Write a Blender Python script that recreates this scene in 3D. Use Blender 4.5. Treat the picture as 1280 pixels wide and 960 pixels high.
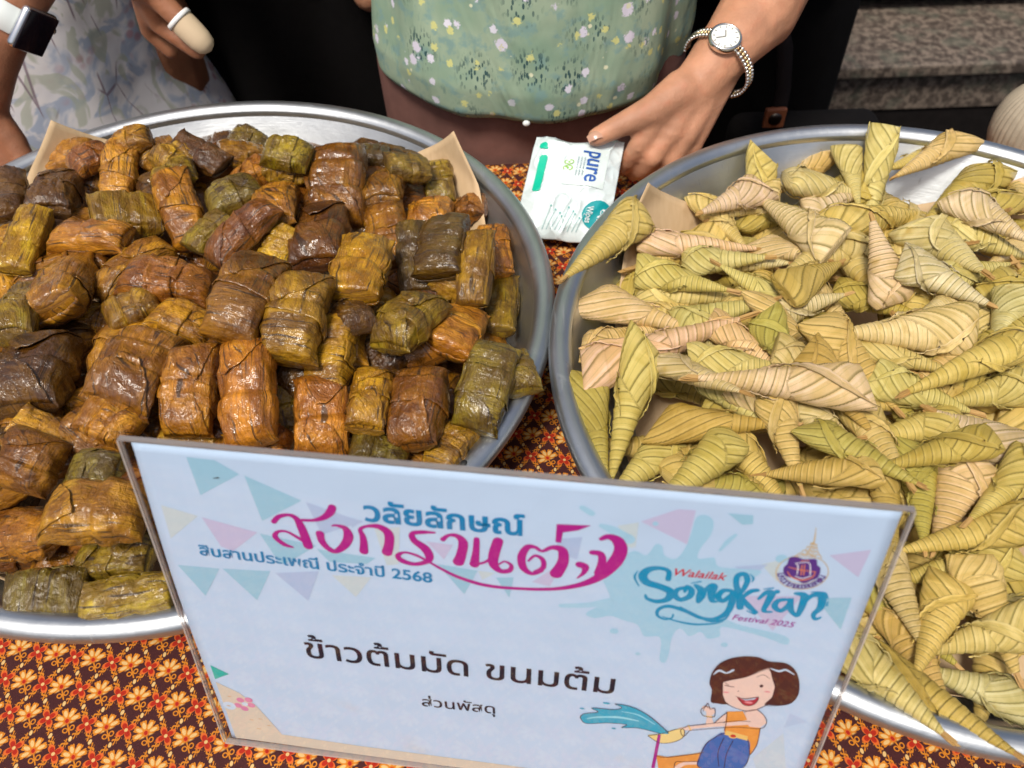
import bpy, math, random, mathutils
import numpy as np
from mathutils import Vector, Matrix
PI = math.pi
rng = np.random.default_rng(7)
random.seed(7)
scene = bpy.context.scene
COL = scene.collection
for o in list(bpy.data.objects):
    bpy.data.objects.remove(o)

# ------------------------------------------------------------------ camera, sky, sun
CH, PITCH, ROLL, FPX = 0.4784, 0.877, -0.0352, 1050.0
FW = Vector((0, math.cos(PITCH), -math.sin(PITCH)))
_r0 = Vector((1, 0, 0)); _u0 = _r0.cross(FW)
RT = _r0 * math.cos(ROLL) + _u0 * math.sin(ROLL)
UP = -_r0 * math.sin(ROLL) + _u0 * math.cos(ROLL)
CAMP = Vector((0, 0, CH))
cd = bpy.data.cameras.new('camera'); cam = bpy.data.objects.new('camera', cd); COL.objects.link(cam)
m = Matrix((RT, UP, -FW)).transposed().to_4x4(); m.translation = CAMP
cam.matrix_world = m
cd.sensor_width = 36; cd.lens = 36 * FPX / 1280; cd.clip_start = 0.02; cd.clip_end = 100
cd.dof.use_dof = True; cd.dof.focus_distance = 0.52; cd.dof.aperture_fstop = 11.0
scene.camera = cam
scene.render.resolution_x, scene.render.resolution_y = 1024, 768
W = bpy.data.worlds.new('World'); scene.world = W; W.use_nodes = True
nt = W.node_tree; nt.nodes.clear()
SUN_EL, SUN_AZ = 62.0, 205.0          # azimuth clockwise from +Y (north)
sky = nt.nodes.new('ShaderNodeTexSky'); sky.sky_type = 'NISHITA'; sky.sun_disc = False
sky.sun_elevation = math.radians(SUN_EL); sky.sun_rotation = math.radians(SUN_AZ)
sky.dust_density = 5.0; sky.air_density = 1.0; sky.ozone_density = 1.0
bg = nt.nodes.new('ShaderNodeBackground'); bg.inputs[1].default_value = 0.09
out = nt.nodes.new('ShaderNodeOutputWorld')
nt.links.new(sky.outputs[0], bg.inputs[0]); nt.links.new(bg.outputs[0], out.inputs[0])
sd = bpy.data.lights.new('sun', 'SUN'); sd.energy = 2.6; sd.angle = math.radians(12); sd.color = (1, 0.95, 0.87)
sun = bpy.data.objects.new('sun', sd); COL.objects.link(sun)
_d = Vector((math.sin(math.radians(SUN_AZ)) * math.cos(math.radians(SUN_EL)),
             math.cos(math.radians(SUN_AZ)) * math.cos(math.radians(SUN_EL)), math.sin(math.radians(SUN_EL))))
sun.rotation_euler = _d.to_track_quat('Z', 'Y').to_euler()
scene.view_settings.view_transform = 'Standard'; scene.view_settings.look = 'None'
scene.view_settings.exposure = 0.27; scene.view_settings.gamma = 1
scene.cycles.use_denoising = True
scene.cycles.max_bounces = 8

# ------------------------------------------------------------------ helpers
def ray(px, py):
    return FW + RT * ((px - 640) / FPX) + UP * ((480 - py) / FPX)
def at(px, py, z):
    d = ray(px, py); return CAMP + d * ((z - CH) / d.z)
def aty(px, py, y):
    d = ray(px, py); return CAMP + d * (y / d.y)

def link(name, me, mat=None, parent=None, smooth=True):
    o = bpy.data.objects.new(name, me); COL.objects.link(o)
    if mat is not None and len(me.materials) == 0: me.materials.append(mat)
    if parent is not None: o.parent = parent
    if smooth and len(me.polygons): me.polygons.foreach_set('use_smooth', [True] * len(me.polygons))
    return o
def mesh(name, V, F, uv=None):
    me = bpy.data.meshes.new(name); me.from_pydata([tuple(map(float, v)) for v in V], [], [tuple(map(int, f)) for f in F])
    if uv is not None:
        l = me.uv_layers.new(name='UV'); l.data.foreach_set('uv', np.asarray(uv, dtype=np.float32).ravel())
    me.update(); return me
def empty(name, loc=(0, 0, 0)):
    o = bpy.data.objects.new(name, None); COL.objects.link(o); o.location = loc; o.empty_display_size = 0.02; return o
def tag(o, label=None, cat=None, group=None, kind=None):
    if label: o['label'] = label
    if cat: o['category'] = cat
    if group: o['group'] = group
    if kind: o['kind'] = kind
    return o

class MB:
    def __init__(s): s.V = []; s.F = []
    def add(s, V, F):
        n = len(s.V); s.V += [tuple(v) for v in V]; s.F += [tuple(i + n for i in f) for f in F]
    def box(s, c, h, M=None):
        V = [Vector((c[0] + sx * h[0], c[1] + sy * h[1], c[2] + sz * h[2])) for sx in (-1, 1) for sy in (-1, 1) for sz in (-1, 1)]
        if M is not None: V = [M @ v for v in V]
        s.add(V, [(0, 1, 3, 2), (4, 6, 7, 5), (0, 4, 5, 1), (2, 3, 7, 6), (0, 2, 6, 4), (1, 5, 7, 3)])
    def tube(s, pts, rad, n=10, caps=True):
        P = [Vector(p) for p in pts]; R = rad if hasattr(rad, '__len__') else [rad] * len(P)
        ref = Vector((0, 0, 1)); V = []; F = []
        pr = None
        for i, p in enumerate(P):
            t = (P[min(i + 1, len(P) - 1)] - P[max(i - 1, 0)]).normalized()
            a = t.cross(ref) if pr is None else pr - t * pr.dot(t)
            if a.length < 1e-4: a = t.cross(Vector((1, 0, 0)))
            a.normalize(); pr = a; b = t.cross(a)
            for k in range(n):
                th = 2 * PI * k / n; V.append(p + (a * math.cos(th) + b * math.sin(th)) * R[i])
        for i in range(len(P) - 1):
            for k in range(n):
                F.append((i * n + k, i * n + (k + 1) % n, (i + 1) * n + (k + 1) % n, (i + 1) * n + k))
        if caps: F.append(tuple(range(n))[::-1]); F.append(tuple((len(P) - 1) * n + k for k in range(n)))
        s.add(V, F)
    def lathe(s, prof, n=128, c=(0, 0, 0)):
        V = [(c[0] + r * math.cos(2 * PI * k / n), c[1] + r * math.sin(2 * PI * k / n), c[2] + z) for r, z in prof for k in range(n)]
        F = [(i * n + k, i * n + (k + 1) % n, (i + 1) * n + (k + 1) % n, (i + 1) * n + k) for i in range(len(prof) - 1) for k in range(n)]
        s.add(V, F)
    def build(s, name, mat, parent=None, smooth=True):
        return link(name, mesh(name, s.V, s.F), mat, parent, smooth)

def vnoise(P, f, seed=0):
    """smooth value noise on an (N,3) or (N,2) array"""
    P = np.asarray(P, float) * f
    if P.shape[-1] == 2: P = np.concatenate([P, np.zeros(P.shape[:-1] + (1,))], -1)
    i = np.floor(P).astype(np.int64); t = P - i; t = t * t * (3 - 2 * t)
    def h(a, b, c):
        n = (a * 73856093) ^ (b * 19349663) ^ (c * 83492791) ^ (seed * 2654435761)
        n = (n ^ (n >> 13)) * 1274126177 & 0x7fffffff
        return (n ^ (n >> 16)) % 65536 / 32768.0 - 1
    r = 0
    for dx in (0, 1):
        for dy in (0, 1):
            for dz in (0, 1):
                w = (t[..., 0] if dx else 1 - t[..., 0]) * (t[..., 1] if dy else 1 - t[..., 1]) * (t[..., 2] if dz else 1 - t[..., 2])
                r = r + w * h(i[..., 0] + dx, i[..., 1] + dy, i[..., 2] + dz)
    return r

# ---- shader expressions
class X:
    def __init__(s, nt, sock): s.nt, s.s = nt, sock
    def _m(s, op, *a):
        n = s.nt.nodes.new('ShaderNodeMath'); n.operation = op
        for i, v in enumerate((s,) + a):
            if isinstance(v, X): s.nt.links.new(v.s, n.inputs[i])
            else: n.inputs[i].default_value = v
        return X(s.nt, n.outputs[0])
    def __add__(s, o): return s._m('ADD', o)
    __radd__ = __add__
    def __sub__(s, o): return s._m('SUBTRACT', o)
    def __rsub__(s, o): return (s * -1) + o
    def __mul__(s, o): return s._m('MULTIPLY', o)
    __rmul__ = __mul__
    def __truediv__(s, o): return s._m('DIVIDE', o)
    def sin(s): return s._m('SINE')
    def cos(s): return s._m('COSINE')
    def abs(s): return s._m('ABSOLUTE')
    def sqrt(s): return s._m('SQRT')
    def round(s): return s._m('ROUND')
    def fract(s): return s._m('FRACT')
    def floor(s): return s._m('FLOOR')
    def atan2(s, o): return s._m('ARCTAN2', o)
    def min(s, o): return s._m('MINIMUM', o)
    def max(s, o): return s._m('MAXIMUM', o)
    def pow(s, o): return s._m('POWER', o)
    def step(s, a, b):
        """0 where s<=a, 1 where s>=b (a may exceed b)"""
        n = s.nt.nodes.new('ShaderNodeMapRange'); n.interpolation_type = 'SMOOTHSTEP'
        s.nt.links.new(s.s, n.inputs[0])
        if a < b: n.inputs[1].default_value, n.inputs[2].default_value = a, b
        else:
            n.inputs[1].default_value, n.inputs[2].default_value = b, a
            n.inputs[3].default_value, n.inputs[4].default_value = 1, 0
        return X(s.nt, n.outputs[0])
def hyp(a, b): return (a * a + b * b).sqrt()

class Mat:
    def __init__(s, name, rough=0.5, metal=0, spec=0.5, coat=0, coat_r=0.1, base=(0.5, 0.5, 0.5)):
        s.m = bpy.data.materials.new(name); s.m.use_nodes = True; s.nt = s.m.node_tree
        s.b = next(n for n in s.nt.nodes if n.type == 'BSDF_PRINCIPLED')
        s.b.inputs['Roughness'].default_value = rough; s.b.inputs['Metallic'].default_value = metal
        s.b.inputs['Specular IOR Level'].default_value = spec
        s.b.inputs['Coat Weight'].default_value = coat; s.b.inputs['Coat Roughness'].default_value = coat_r
        s.b.inputs['Base Color'].default_value = (*base, 1)
    def n(s, t): return s.nt.nodes.new(t)
    def l(s, a, b): s.nt.links.new(a.s if isinstance(a, X) else a, b)
    def coord(s, which='Object'):
        return s.n('ShaderNodeTexCoord').outputs[which]
    def sep(s, sock):
        n = s.n('ShaderNodeSeparateXYZ'); s.l(sock, n.inputs[0]); return [X(s.nt, o) for o in n.outputs]
    def comb(s, x, y, z=0):
        n = s.n('ShaderNodeCombineXYZ')
        for i, v in enumerate((x, y, z)):
            if isinstance(v, X): s.l(v, n.inputs[i])
            else: n.inputs[i].default_value = v
        return n.outputs[0]
    def scale(s, vec, k):
        n = s.n('ShaderNodeMapping'); s.l(vec, n.inputs[0]); n.inputs['Scale'].default_value = k; return n.outputs[0]
    def noise(s, vec, scale=5, detail=3, rough=0.5, dist=0, w=None):
        n = s.n('ShaderNodeTexNoise'); s.l(vec, n.inputs['Vector'])
        if w is not None:
            n.noise_dimensions = '4D'; s.l(w, n.inputs['W'])
        n.inputs['Scale'].default_value = scale; n.inputs['Detail'].default_value = detail
        n.inputs['Roughness'].default_value = rough; n.inputs['Distortion'].default_value = dist
        return X(s.nt, n.outputs[0])
    def voro(s, vec, scale=5, feat='F1', rand=1.0):
        n = s.n('ShaderNodeTexVoronoi'); n.feature = feat; s.l(vec, n.inputs['Vector']); n.inputs['Scale'].default_value = scale
        n.inputs['Randomness'].default_value = rand
        return n
    def mix(s, f, a, b, blend='MIX'):
        n = s.n('ShaderNodeMix'); n.data_type = 'RGBA'; n.blend_type = blend
        for sk, v in ((n.inputs[0], f), (n.inputs[6], a), (n.inputs[7], b)):
            if isinstance(v, X): s.l(v, sk)
            elif isinstance(v, (tuple, list)): sk.default_value = (*v, 1)
            elif isinstance(v, (int, float)): sk.default_value = v
            else: s.l(v, sk)
        return n.outputs[2]
    def bump(s, h, dist=0.001, strength=1.0, prev=None):
        n = s.n('ShaderNodeBump'); n.inputs['Distance'].default_value = dist; n.inputs['Strength'].default_value = strength
        s.l(h, n.inputs['Height'])
        if prev is not None: s.l(prev, n.inputs['Normal'])
        return n.outputs[0]
    def col(s, c): s.l(c, s.b.inputs['Base Color'])
    def rough(s, r): s.l(r, s.b.inputs['Roughness'])
    def nrm(s, v):
        s.l(v, s.b.inputs['Normal'])
    def objcol(s): return s.n('ShaderNodeObjectInfo').outputs['Color']
    def rand(s): return X(s.nt, s.n('ShaderNodeObjectInfo').outputs['Random'])

def flat(name, c, rough=0.6, **k): return Mat(name, rough=rough, base=c, **k).m
# ------------------------------------------------------------------ tablecloth, floor, steps
def cloth_material():
    M = Mat('batik_cotton', rough=0.85, spec=0.2)
    p0 = at(47, 814.7, 0); e1 = (at(234, 841, 0) - p0) / 4; a = (at(66.7, 942.7, 0) - p0) / 3; b = e1 - a
    x, y, z = M.sep(M.coord())
    x = x - p0.x; y = y - p0.y
    det = a.x * b.y - a.y * b.x
    s = x * (b.y / det) - y * (b.x / det); t = y * (a.x / det) - x * (a.y / det)
    L = a.length
    def local(s0, t0):
        ds = s - s0; dt = t - t0
        return (ds * a.x + dt * b.x) * (1 / L), (ds * a.y + dt * b.y) * (1 / L)
    gold, cream, red, org = (0.64, 0.22, 0.015), (0.72, 0.48, 0.19), (0.40, 0.018, 0.006), (0.68, 0.13, 0.02)
    wv = M.noise(M.coord(), 900, 2)
    c = M.mix(wv, (0.034, 0.007, 0.009), (0.066, 0.016, 0.018))
    def chain(al, pe):
        # two crossing curls and a cream dot half way
        al_ = al - al.floor()
        m_ = (al_ - 0.5).abs()
        zone = m_.step(0.06, 0.08) * m_.step(0.36, 0.33)
        w1 = ((al_ * (2 * PI * 3)).sin() * 0.050 - pe).abs().step(0.026, 0.013)
        w2 = ((al_ * (2 * PI * 3)).sin() * -0.050 - pe).abs().step(0.026, 0.013)
        curl = ((al_ * (2 * PI * 3) + 0.5).cos().abs() * 0.10 - pe.abs()).abs().step(0.017, 0.008) * (al_ * (2 * PI * 6)).sin().step(-0.1, 0.1)
        return w1.max(w2).max(curl * 0.9) * zone, hyp(m_, pe).step(0.062, 0.045)
    tp = t - t.round(); sp = s - s.round()
    l1, d1 = chain(s, tp * (b.length / L) * 0.9); l2, d2 = chain(t, sp * 0.9)
    c = M.mix(l1.max(l2), c, gold)
    c = M.mix(d1.max(d2), c, cream)
    # cream flower at the middle of each cell; stem side points towards a
    u, v = local((s - 0.5).round() + 0.5, (t - 0.5).round() + 0.5)
    ua = Vector((a.x, a.y)).normalized()
    dn = u * ua.x + v * ua.y; sd_ = u * -ua.y + v * ua.x
    r = hyp(dn, sd_); th = sd_.atan2(dn * -1)
    k8 = (th * (8 / (2 * PI)) + 0.5).fract() - 0.5
    dl = k8 * (2 * PI / 8); px_ = r * dl.cos(); py_ = (r * dl.sin()).abs()
    tipw = dn.step(0.12, 0.06)
    def petal(cx_, hl, hw):
        # rounded at the root, pointed with side tips further out
        e_ = hyp((px_ - cx_) * (1 / hl), py_ * (1 / hw)); return e_ + ((px_ - cx_) * (1 / hl)).max(0.0) * 0.10
    c = M.mix(petal(0.205, 0.145, 0.074).step(1.06, 0.94) * tipw, c, gold)
    c = M.mix(hyp((px_ - 0.285) * (1 / 0.05), (py_ - 0.060) * (1 / 0.022)).step(1.1, 0.9) * tipw, c, gold)
    c = M.mix(petal(0.200, 0.098, 0.046).step(1.12, 0.86) * tipw, c, cream)
    c = M.mix(hyp(dn, sd_ * 1.25).step(0.085, 0.07), c, org)
    c = M.mix(hyp(dn, sd_ * 1.25).step(0.06, 0.05), c, red)
    stem = sd_.abs().step(0.022, 0.012) * dn.step(0.09, 0.10) * dn.step(0.40, 0.38)
    lx = (sd_.abs() - 0.085); ly = dn - 0.23
    lf = hyp(lx * 1.0 + ly * 0.6, ly * 0.9 - lx * 0.5)
    leaf = (lf - 0.062).abs().step(0.022, 0.010)
    c = M.mix(stem.max(leaf), c, gold)
    # red four-petalled flower on each crossing
    u, v = local(s.round(), t.round())
    r = hyp(u, v); th = v.atan2(u)
    q = ((th - math.atan2(ua.y, ua.x) - 0.1) * 2).cos().abs()
    rr = r / (q.pow(1.1) * 0.175 + 0.070)
    c = M.mix(rr.step(1.15, 1.0), c, org)
    c = M.mix(rr.step(0.86, 0.74), c, red)
    c = M.mix(r.step(0.055, 0.035), c, cream)
    fade = M.noise(M.coord(), 14, 3)
    c = M.mix(fade * 0.25, c, (0.10, 0.04, 0.03))
    M.col(c)
    h = M.noise(M.coord(), 1400, 1)
    M.nrm(M.bump(M.noise(M.coord(), 9, 2), 0.004, 0.5, M.bump(h, 0.0004, 0.5)))
    return M.m
clothm = cloth_material()
TX0, TX1, TY0, TY1 = -0.85, 1.0, -0.12, 0.668
V = []; F = []
nx, ny = 150, 80
for j in range(ny + 1):
    for i in range(nx + 1):
        x = TX0 + (TX1 - TX0) * i / nx; y = TY0 + (TY1 - TY0) * j / ny
        V.append((x, y, 0))
A = np.array(V); A[:, 2] = 0.0009 * vnoise(A[:, :2], 9, 3) + 0.0008 * (1 - np.abs(vnoise(A[:, :2] @ np.array([[1, .5], [-.3, 1]]), 5, 8))) ** 6 - 0.0005
V = A.tolist()
for j in range(ny):
    for i in range(nx):
        k = j * (nx + 1) + i; F.append((k, k + 1, k + nx + 2, k + nx + 1))
# hanging skirt round the edge
ring = [j for j in range(nx + 1)] + [(j + 1) * (nx + 1) - 1 for j in range(1, ny + 1)] + [ny * (nx + 1) + i for i in range(nx - 1, -1, -1)] + [j * (nx + 1) for j in range(ny - 1, 0, -1)]
cur = ring
cx, cy = (TX0 + TX1) / 2, (TY0 + TY1) / 2
for st, (off, zz) in enumerate([(0.004, -0.003), (0.006, -0.01), (0.012, -0.25), (0.02, -0.6)]):
    new = []
    for q, k in enumerate(ring):
        x, y, _ = V[k]
        dx = (x == TX1) - (x == TX0); dy = (y == TY1) - (y == TY0)
        o_ = off + (0.012 * math.sin(q * 0.35) * (st >= 2))
        V.append((x + dx * o_, y + dy * o_, zz)); new.append(len(V) - 1)
    for q in range(len(ring)):
        F.append((cur[q], cur[(q + 1) % len(ring)], new[(q + 1) % len(ring)], new[q]))
    cur = new
o = link('tablecloth', mesh('tablecloth', V, F), clothm)
tag(o, 'dark maroon cotton tablecloth printed with cream and red batik flowers under the trays', 'tablecloth')
# table under it
woodm = flat('table_top', (0.25, 0.2, 0.15), 0.5)
t = empty('folding_table', (cx, cy, -0.75)); tag(t, 'folding table hidden beneath the maroon batik cloth', 'table')
mb = MB(); mb.box((0, 0, 0.733), ((TX1 - TX0) / 2 - 0.006, (TY1 - TY0) / 2 - 0.006, 0.014)); mb.build('table_top', woodm, t, False)
for sx in (-1, 1):
    for sy in (-1, 1):
        mb = MB(); mb.tube([(sx * 0.82, sy * 0.33, 0), (sx * 0.82, sy * 0.33, 0.717)], 0.014); mb.build('leg', woodm, t)

floorM = Mat('floor_stone', rough=0.8, spec=0.08)
n_ = floorM.noise(floorM.coord(), 40, 5)
floorM.col(floorM.mix(n_, (0.006, 0.005, 0.005), (0.018, 0.015, 0.014)))
o = link('floor', mesh('floor', [(-30, -30, -0.75), (30, -30, -0.75), (30, 30, -0.75), (-30, 30, -0.75)], [(0, 1, 2, 3)]), floorM.m, None, False)
tag(o, kind='structure')
gM = Mat('granite', rough=0.6, spec=0.3)
g1 = gM.noise(gM.coord(), 60, 4, 0.7); g2 = gM.noise(gM.coord(), 22, 3)
c = gM.mix(g1.step(0.4, 0.62), (0.055, 0.042, 0.034), (0.19, 0.150, 0.118))
c = gM.mix(g2.step(0.5, 0.68) * 0.5, c, (0.09, 0.10, 0.075))
gM.col(c)
st = empty('granite_steps', (0.9, at(1160, 79, -0.45).y, -0.75)); tag(st, 'speckled brown granite steps rising behind the right tray', 'steps')
mb = MB(); mb.box((0.4, 0.38, 0.0925), (1.4, 0.36, 0.0925)); mb.build('bottom_step', floorM.m, st, False)
for k in range(3):
    y0 = 0.005 + 0.2 * k; z1 = 0.30 + 0.15 * k
    w = 1.4
    mb = MB(); mb.box((0.4, y0 + 0.35, z1 - 0.072), (w, 0.34, 0.0425)); mb.build('riser', gM.m, st, False)
    o = (lambda mb: (mb.box((0.4, y0 + 0.342, z1 - 0.0135), (w + 0.01, 0.355, 0.0145)), mb.build('tread', gM.m, st, False))[1])(MB())
    bv = o.modifiers.new('b', 'BEVEL'); bv.width = 0.006; bv.segments = 3
# ------------------------------------------------------------------ aluminium trays and kraft paper
def alu():
    M = Mat('spun_aluminium', rough=0.36, metal=1.0)
    x, y, z = M.sep(M.coord()); r = hyp(x, y)
    th = y.atan2(x)
    v = M.comb(r * 900, th * 1.5, z * 900)
    b = M.noise(v, 1.0, 3, 0.6)
    s = M.noise(M.coord(), 18, 5, 0.6)
    fine = M.noise(M.coord(), 240, 3, 0.6)
    rot_ = M.n('ShaderNodeMapping'); rot_.inputs['Rotation'].default_value = (0, 0, .7); rot_.inputs['Scale'].default_value = (1, .06, .3); M.l(M.coord(), rot_.inputs[0])
    scr = M.noise(rot_.outputs[0], 420, 2, .6).step(.66, .72)
    mark = M.noise(M.coord(), 55, 4, .7, 1.5).step(.60, .72)
    M.col(M.mix(mark * 0.5 + scr * 0.35, M.mix(s, (0.46, 0.49, 0.51), (0.62, 0.645, 0.66)), (0.40, 0.41, 0.42)))
    M.rough(s * 0.16 + b * 0.10 + 0.30 + mark * 0.14 + scr * 0.12)
    M.nrm(M.bump(b, 0.00012, 0.6, M.bump(s, 0.0012, 0.5, M.bump(fine, 0.0002, 0.4))))
    return M.m
alum = alu()
RT_, RH = 0.2502, 0.075
def wall_z(r):
    """inner surface height of a tray at radius r"""
    r = np.asarray(r, float)
    return np.where(r < 0.186, 0.010, np.where(r < 0.194, 0.010 + (r - 0.186) * 0.55, np.where(r < 0.207, 0.0145, 0.0145 + (r - 0.207) / 0.029 * 0.056)))
def tray(cx, cy, tx, ty, label):
    t = empty('aluminium_tray', (cx, cy, 0.0)); tag(t, label, 'tray', 'round aluminium trays')
    n = Vector((tx, ty, 1)).normalized()
    q = Vector((0, 0, 1)).rotation_difference(n)
    R = Matrix.Translation((0, 0, RH)) @ q.to_matrix().to_4x4() @ Matrix.Translation((0, 0, -RH))
    def lift(mb):
        lo = min((R @ Vector(v)).z for v in mb.V); return lo
    mb = MB()
    prof = [(0.0005, 0.008), (0.12, 0.008), (0.184, 0.008), (0.188, 0.010), (0.194, 0.0125), (0.206, 0.0125), (0.2095, 0.0155), (0.236, 0.0675), (0.2375, 0.0695),
            (0.2392, 0.0695), (0.2378, 0.0665), (0.211, 0.0140), (0.2085, 0.0108), (0.196, 0.0105), (0.190, 0.0075), (0.186, 0.0060), (0.0005, 0.0060)]
    mb.lathe(prof, 160); a = mb.build('bowl', alum, t)
    mb = MB()
    rc, zc, rr = 0.2425, RH - 0.0062, 0.0075
    pr = [(rc + 0.0077 * math.cos(-q_), zc + 0.0068 * math.sin(-q_)) for q_ in np.linspace(math.radians(200), math.radians(-160), 25)]
    mb.lathe([(x, z) for x, z in pr], 160); b = mb.build('rolled_rim', alum, t)
    for o in (a, b): o.matrix_local = R
    return t, R
LT, RTc = (-0.2178, 0.4277), (0.2743, 0.3514)
tl, ML = tray(*LT, 0.0165, 0.0108, 'wide round aluminium tray on the left holding the brown banana leaf packets')
tr, MR = tray(*RTc, 0.0103, -0.0149, 'wide round aluminium tray on the right holding the pale yellow palm leaf cones')
# small rivet hole in the rim of the left tray
p = at(580, 578, 0.0745)
mb = MB(); mb.lathe([(0.0001, 0.0003), (0.0016, 0.0003), (0.0019, 0.0)], 14); hole = mb.build('rim_hole', flat('hole_dark', (0.01, 0.01, 0.01)), tl)
hole.location = p - tl.location

def kraft_mat():
    M = Mat('kraft_paper', rough=0.75, spec=0.25)
    f = M.noise(M.scale(M.coord(), (300, 60, 60)), 1, 4, 0.6); g = M.noise(M.coord(), 25, 4)
    c = M.mix(f, (0.52, 0.36, 0.20), (0.66, 0.49, 0.30))
    c = M.mix(g.step(0.60, 0.72) * 0.45, c, (0.36, 0.22, 0.10))
    M.col(c); M.nrm(M.bump(f, 0.0002, 0.5, M.bump(g, 0.002, 0.4)))
    return M.m
kraftm = kraft_mat()
def kraft(c, ang, half, label, corners, name='kraft_sheet'):
    """square sheet lining a tray; corners bent up along the wall. corners: per-corner extra reach"""
    N = 70; V = []; ca, sa = math.cos(ang), math.sin(ang)
    for j in range(N + 1):
        for i in range(N + 1):
            u = 2 * i / N - 1; v = 2 * j / N - 1
            x, y = u * half, v * half
            r = math.hypot(x, y); r2 = r; z = 0.011
            # arc length along floor then wall (wall slope ~62 deg)
            R0 = 0.200
            if r > R0:
                e = r - R0; r2 = R0 + e * 0.46; z = 0.013 + e * 0.86
                if r2 > 0.229: r2 = 0.229 + (r2 - 0.229) * 0.12
            k = r2 / max(r, 1e-6); x, y = x * k, y * k
            wx, wy = ca * x - sa * y, sa * x + ca * y
            V.append((wx, wy, z + 0.0022 + 0.0015 * float(vnoise(np.array([[wx, wy]]), 25, 5)[0])))
    F = [(j * (N + 1) + i, j * (N + 1) + i + 1, (j + 1) * (N + 1) + i + 1, (j + 1) * (N + 1) + i) for j in range(N) for i in range(N)]
    o = link(name, mesh(name, V, F), kraftm); o.location = (c[0], c[1], 0)
    so = o.modifiers.new('s', 'SOLIDIFY'); so.thickness = 0.0004
    tag(o, label, 'kraft paper'); return o
def corner_angle(c, px, py, z):
    p = at(px, py, z); return math.atan2(p.y - c[1], p.x - c[0]), math.hypot(p.y - c[1], p.x - c[0])
aL, _ = corner_angle(LT, 572, 190, 0.08)
kraft(LT, aL - PI / 4, 0.212, 'brown kraft paper square lining the left tray, two corners poking out above its rim', None)
aR, _ = corner_angle(RTc, 800, 250, 0.075)
kraft(RTc, aR - PI / 4, 0.205, 'brown kraft paper square lining the right tray beneath the palm leaf cones', None)
# ------------------------------------------------------------------ materials of the wrapped sweets
def packet_material(name, wet):
    M = Mat(name, rough=0.4, spec=0.3, coat=0.9 if wet else 0.7, coat_r=0.035 if wet else 0.07)
    u, v, _ = M.sep(M.coord('UV')); rnd = M.rand()
    tc = M.coord()
    W_ = rnd * 40
    vein = M.noise(M.comb(u * 60, v * 900), 1, 3, 0.65, w=W_)
    fine = M.noise(M.comb(u * 160, v * 2600), 1, 2, 0.6, w=W_)
    big = M.noise(tc, 38, 4, 0.6, 0.6, w=W_)
    blot = M.noise(tc, 75, 5, 0.65, 0.8, w=W_ + 3)
    oc = M.objcol()
    c = M.mix(big.step(0.30, 0.72), M.mix(1.0, oc, (0.55, 0.42, 0.34), 'MULTIPLY'), M.mix(1.0, oc, (1.45, 1.40, 1.15), 'MULTIPLY'))
    sec = M.noise(M.comb(u * 30, v * 60), 1, 3, 0.6, w=W_ + 21)
    c = M.mix(sec.step(0.46, 0.62) * 0.85, c, M.mix(1.0, oc, (0.42, 0.30, 0.25), 'MULTIPLY'))
    c = M.mix(sec.step(0.42, 0.30) * 0.5, c, M.mix(1.0, oc, (1.35, 1.55, 1.0), 'MULTIPLY'))
    c = M.mix(vein.step(0.42, 0.66) * 0.55, c, M.mix(1.0, oc, (0.35, 0.25, 0.2), 'MULTIPLY'))
    c = M.mix(fine.step(0.55, 0.75) * 0.45, c, M.mix(1.0, oc, (1.9, 1.7, 1.5), 'MULTIPLY'))
    c = M.mix(blot.step(0.60, 0.74) * 0.75, c, (0.022, 0.010, 0.005))
    streak = M.noise(M.comb(u * 25, v * 420), 1, 2, 0.5, w=W_ + 7)
    c = M.mix(streak.step(0.57, 0.66) * 0.85, c, (0.030, 0.014, 0.006))
    M.col(c)
    M.rough(blot * 0.28 + 0.22 + (0.0 if wet else 0.06))
    wr = M.noise(tc, 130, 4, 0.6, 1.2, w=W_)
    vc = M.voro(M.scale(tc, (1, 1, 1)), 170); cr_ = X(M.nt, vc.outputs[0])
    vc2 = M.voro(M.scale(tc, (1, .5, 1)), 330); cr2 = X(M.nt, vc2.outputs[0])
    nb = M.bump(vein, 0.0010, 0.8, M.bump(fine, 0.0004, 0.7, M.bump(wr, 0.0022, 0.75, M.bump(big, 0.004, 0.5))))
    cn = M.bump(vein, 0.0005, 0.5, M.bump(cr_ + cr2 * 0.25, 0.0022, 0.42, M.bump(wr, 0.0016, 0.6, M.bump(big, 0.004, 0.5))))
    if wet:
        dr = M.voro(tc, 480); d = X(M.nt, dr.outputs[0])
        gate = M.noise(tc, 45, 2, w=W_ + 11).step(0.52, 0.62)
        nb2 = M.bump((d * d * -1 + 0.3).max(0.0) * gate, 0.0018, 0.9, cn)
        cn = nb2
    M.l(cn, M.b.inputs['Coat Normal'])
    M.nrm(nb)
    return M.m
packm = packet_material('steamed_banana_leaf', False); packwet = packet_material('oily_banana_leaf', True)

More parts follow.
